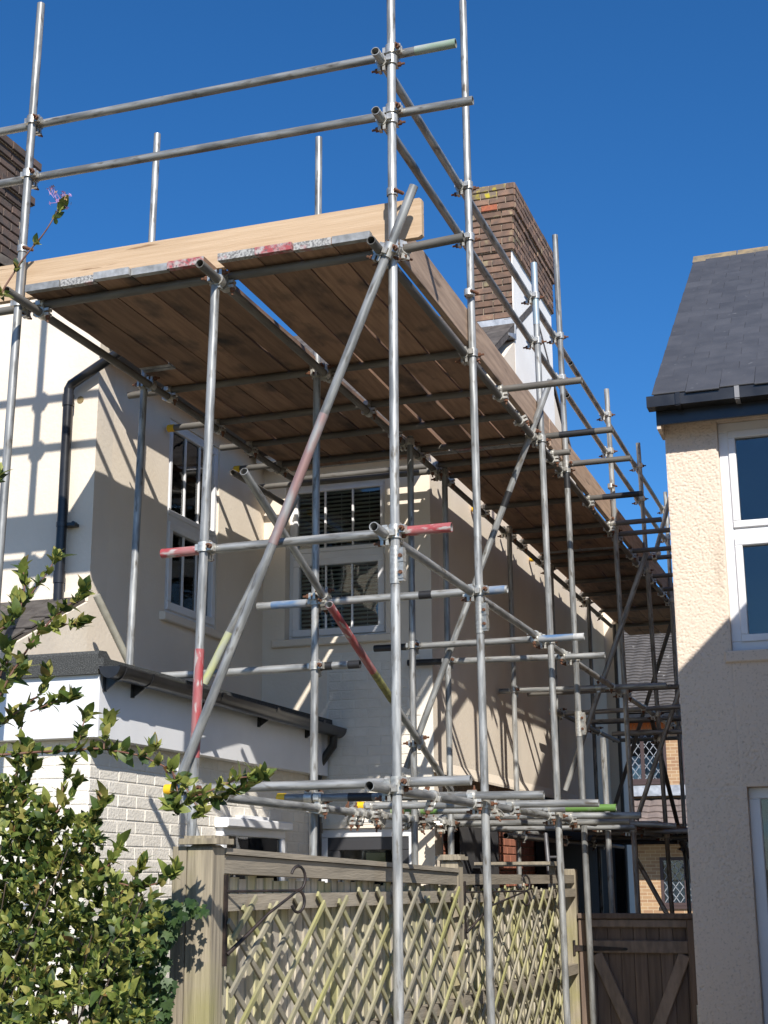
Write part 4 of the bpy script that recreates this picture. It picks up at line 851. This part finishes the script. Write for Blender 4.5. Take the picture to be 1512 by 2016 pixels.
# ================================================================ shrub
SHR = empty('flowering_shrub', (-.95, -2.2, 0), 'leafy flowering shrub with reddish stems in the lower left corner', 'shrub')
def leafmesh(name, L, W, fold, curl, m, n=5):
    b = MB(); vs = []
    for i in range(n+1):
        t = i/n; w = W*sin(pi*min(1, t**.8*.97+.015))**.9; y = L*t; z = -curl*L*t*t
        vs += [(-w, y, z+fold*w), (0, y, z), (w, y, z+fold*w)]
    b.add(vs, [f for i in range(n) for f in ((3*i, 3*i+1, 3*i+4, 3*i+3), (3*i+1, 3*i+2, 3*i+5, 3*i+4))], 0, True); return b, b.mesh(name, m)
variants = [leafmesh('leaf', .046, .0135, .22, .28, leaf_p), leafmesh('leaf', .040, .0110, .4, .08, leaf_p), leafmesh('leaf', .051, .0155, .15, .5, leaf_p), leafmesh('leaf', .028, .0085, .35, .1, leaf_p), leafmesh('leaf', .044, .0125, .1, -.3, leaf_p)]
LEAVES = []                                                    # (variant, matrix, distance)
rng = random.Random(11)
def rosette(p, d, n, s=1., spread=.75):
    d = V(d).normalized(); a = d.orthogonal().normalized(); ph = rng.uniform(0, 6.28)
    for k in range(n):
        t = ph+k*2.4; tilt = spread*rng.uniform(.25, 1.15)*(.45+.55*k/max(1, n-1)); ax = (Quaternion(d, t) @ a)
        dir_ = (d*cos(tilt)+ax*sin(tilt)).normalized(); up = (d*sin(tilt)-ax*cos(tilt)); up = (up-dir_*up.dot(dir_)).normalized(); x = dir_.cross(up)
        up2 = Quaternion(dir_, rng.uniform(-.6, .6)) @ up; x = dir_.cross(up2)
        sc = s*rng.uniform(.5, 1.2); pp = p-d*rng.uniform(0, .03)*s
        LEAVES.append((rng.randrange(5), axes(pp, x*sc, dir_*sc, up2*sc), (pp-CAM).length))
def stem(px, yp, r=.004, r2=.0022, leaf_every=.045, n_end=9, s=1., bark=stem_m, jitter=.012, side=True):
    pts = [AY(yp+rng.uniform(-jitter, jitter), *p) for p in px]
    fine = []
    for i in range(len(pts)-1):
        for k in range(4): fine.append(pts[i].lerp(pts[i+1], k/4)+V([rng.uniform(-.002, .002) for _ in range(3)]))
    fine.append(pts[-1]); b = MB(); b.tubepath(fine, r, 6, r2=r2); b.build('stem', bark, SHR)
    acc = 0
    for i in range(1, len(fine)):
        acc += (fine[i]-fine[i-1]).length
        if side and acc > leaf_every:
            acc = 0; d = (fine[i]-fine[i-1]).normalized(); ax = Quaternion(d, rng.uniform(0, 6.28)) @ d.orthogonal().normalized()
            for sg in (1, -1):
                dd = (d*.6+ax*sg*.7+V((0, 0, .45))).normalized()
                if rng.random() < .75: rosette(fine[i]+dd*.012, dd, rng.randint(4, 7), s*.85, .7)
                else: rosette(fine[i], dd, rng.randint(1, 2), s, .3)
    rosette(fine[-1], (fine[-1]-fine[-3]).normalized()*.5+V((0, 0, .6)), n_end, s); return fine
ST = [[(-60, 690), (0, 582), (45, 510), (92, 452), (122, 402)],
      [(-40, 1290), (0, 1240), (55, 1178), (95, 1125), (112, 1095)], [(-30, 1010), (-5, 935)], [(40, 1205), (50, 1150), (45, 1120)],
      [(-40, 1440), (20, 1330), (60, 1270), (105, 1215), (150, 1180), (165, 1165)], [(60, 1275), (80, 1240), (120, 1230), (160, 1225)],
      [(-40, 1450), (0, 1425), (40, 1398), (78, 1366), (92, 1330)], [(60, 1400), (100, 1385), (140, 1372)],
      [(-60, 1492), (0, 1486), (110, 1479), (200, 1474), (280, 1488), (335, 1515), (362, 1545), (378, 1572)], [(205, 1475), (208, 1440), (215, 1415)], [(150, 1478), (160, 1440), (170, 1405)], [(285, 1490), (300, 1470)],
      [(378, 1572), (420, 1575), (460, 1560), (500, 1530)], [(378, 1572), (430, 1550), (470, 1532), (515, 1528)], [(340, 1520), (350, 1555), (345, 1590)], [(378, 1572), (395, 1600)],
      [(20, 1700), (40, 1600), (60, 1520), (60, 1470)], [(0, 1600), (30, 1550), (60, 1510), (70, 1500)], [(95, 1700), (110, 1600), (130, 1530), (138, 1500)], [(110, 1600), (140, 1570), (150, 1545)],
      [(-40, 1660), (20, 1560), (45, 1480), (40, 1410)], [(150, 1640), (180, 1620), (200, 1590), (205, 1575)], [(60, 1760), (140, 1690), (200, 1730), (260, 1745), (310, 1740), (345, 1715)], [(200, 1730), (220, 1690), (235, 1665)],
      [(0, 1240), (30, 1215), (30, 1180)], [(0, 1330), (15, 1300), (10, 1270)], [(-30, 1400), (0, 1360), (25, 1335), (45, 1320)], [(260, 1745), (270, 1715), (280, 1700)]]
for k, s_ in enumerate(ST): f_ = stem(s_, -2.1-.05*(k % 5), r=.0045 if k in (0, 4, 8) else .0032, s=1.25, n_end=12 if k else 6, leaf_every=.034 if k else .11, jitter=.02)
# flower head on the tall sprig
FP = AY(-2.1, 122, 398)
for k in range(26):
    d = V((rng.uniform(-.3, 1), rng.uniform(-.6, .2), rng.uniform(-.2, 1))).normalized(); p = FP+d*rng.uniform(.02, .055) if k < 19 else AY(-2.1, 100, 374)+V([rng.uniform(-.014, .014) for _ in range(3)])
    b = MB()
    if k % 3: b.tubepath([FP if k < 19 else AY(-2.1, 112, 398), p], .001, 4)
    for a in range(4): e = Quaternion(d, a*1.57) @ d.orthogonal().normalized(); c = d.cross(e); b.add([p, p+e*.005+c*.003, p+e*.009, p+e*.005-c*.003], [(0, 1, 2, 3)])
    b.build('floret', petal if k % 3 else petal_d, SHR)
# the mass of the bush: sprays spread through its volume
from bisect import bisect
def inpoly(x, y, P):
    c = False; j = len(P)-1
    for i in range(len(P)):
        if (P[i][1] > y) != (P[j][1] > y) and x < (P[j][0]-P[i][0])*(y-P[i][1])/(P[j][1]-P[i][1])+P[i][0]: c = not c
        j = i
    return c
MASS = [(-90, 1500), (10, 1530), (70, 1560), (120, 1600), (190, 1610), (205, 1650), (190, 1700), (250, 1740), (300, 1760), (330, 1800), (300, 1850), (290, 1930), (300, 2016), (310, 2200), (-90, 2200)]
cnt = 0
while cnt < 2300:
    x, y = rng.uniform(-90, 330), rng.uniform(1500, 2200)
    if cnt % 7 == 0: x = rng.uniform(-90, 90)
    if not inpoly(x, y, MASS): continue
    front = max(0, min(1, (y-1560)/420)); yp = (-2.15-rng.uniform(-.3, .55)*front-rng.uniform(0, .15)) if cnt % 5 < 3 else -1.95+rng.uniform(-.08, .1)
    p = AY(yp, x, y); d = V((rng.uniform(-.6, .7), rng.uniform(-.9, .2), rng.uniform(.1, 1))); rosette(p, d, rng.randint(6, 10), rng.uniform(.62, 1.0), .9); cnt += 1
b = MB()
for k in range(13):                                            # woody stems inside the bush
    x, y = rng.uniform(-60, 290), rng.uniform(1620, 1900)
    if not inpoly(x, y, MASS): continue
    p = AY(-2.2-rng.uniform(0, .3), x, y); q = V((-1.05+rng.uniform(-.25, .25), -2.2+rng.uniform(-.15, .15), 0)); m_ = p.lerp(q, .5)+V((rng.uniform(-.08, .08), rng.uniform(-.08, .08), 0))
    b.tubepath([q, m_, p], .008, 5, r2=.002)
b.build('branches', bark_m, SHR)
LEAVES.sort(key=lambda l: l[2])
b = MB()
for i, (v, M_, dist) in enumerate(LEAVES):
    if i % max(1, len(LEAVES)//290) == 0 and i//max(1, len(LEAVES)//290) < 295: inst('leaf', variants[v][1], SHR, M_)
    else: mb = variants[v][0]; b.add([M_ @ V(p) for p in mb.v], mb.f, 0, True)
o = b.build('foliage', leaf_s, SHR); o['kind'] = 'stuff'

# ================================================================ ivy on the corner post
IV = empty('ivy', (-.5, -1.9, 0), 'dark green ivy climbing over the fence corner beside the shrub', 'ivy')
def ivymesh(s, m):
    out = [(0, 0), (.35, -.12), (.62, .12), (.42, .32), (.55, .62), (.24, .58), (0, 1.05), (-.24, .58), (-.55, .62), (-.42, .32), (-.62, .12), (-.35, -.12)]
    b = MB(); vs = [(0, .33*s, .0)]+[(x*s, y*s, (abs(x)*.12-.1*y*y)*s) for x, y in out]; n = len(out)
    b.add(vs, [(0, i+1, (i+1) % n+1) for i in range(n)], 0, True); return b, b.mesh('leaf', m)
iv = ivymesh(.034, ivy_p); IVL = []
IVP = [(185, 1800), (250, 1775), (330, 1775), (385, 1768), (418, 1785), (390, 1802), (350, 1815), (340, 1850), (330, 1900), (340, 1960), (330, 2016), (320, 2200), (180, 2200)]
cnt = 0
while cnt < 1500:
    x, y = rng.uniform(180, 435), rng.uniform(1765, 2200)
    if not inpoly(x, y, IVP): continue
    yp = P1-.09-rng.uniform(0, .22)
    p = AY(yp, x, y); n_ = V((rng.uniform(-.5, .8), -1, rng.uniform(-.2, 1.0))).normalized(); dd = V((rng.uniform(-.7, .7), 0, -1)); dd = (dd-n_*dd.dot(n_)).normalized(); s_ = rng.uniform(.5, 1.25)
    IVL.append(axes(p, dd.cross(n_)*s_, dd*s_, n_*s_)); cnt += 1
b = MB()
for i, M_ in enumerate(IVL):
    if i % 6 == 0: inst('leaf', iv[1], IV, M_)
    else: b.add([M_ @ V(p) for p in iv[0].v], iv[0].f, 0, True)
o = b.build('foliage', ivy_s, IV); o['kind'] = 'stuff'
b = MB()
for k in range(14):
    x = rng.uniform(-.95, -.5); b.tubepath([(x, P1-.12, 0), (x+rng.uniform(-.1, .1), P1-.13, .7), (x+rng.uniform(-.15, .12), P1-.11, 1.3)], .006, 5, r2=.002)
b.build('vine_stems', bark_m, IV)
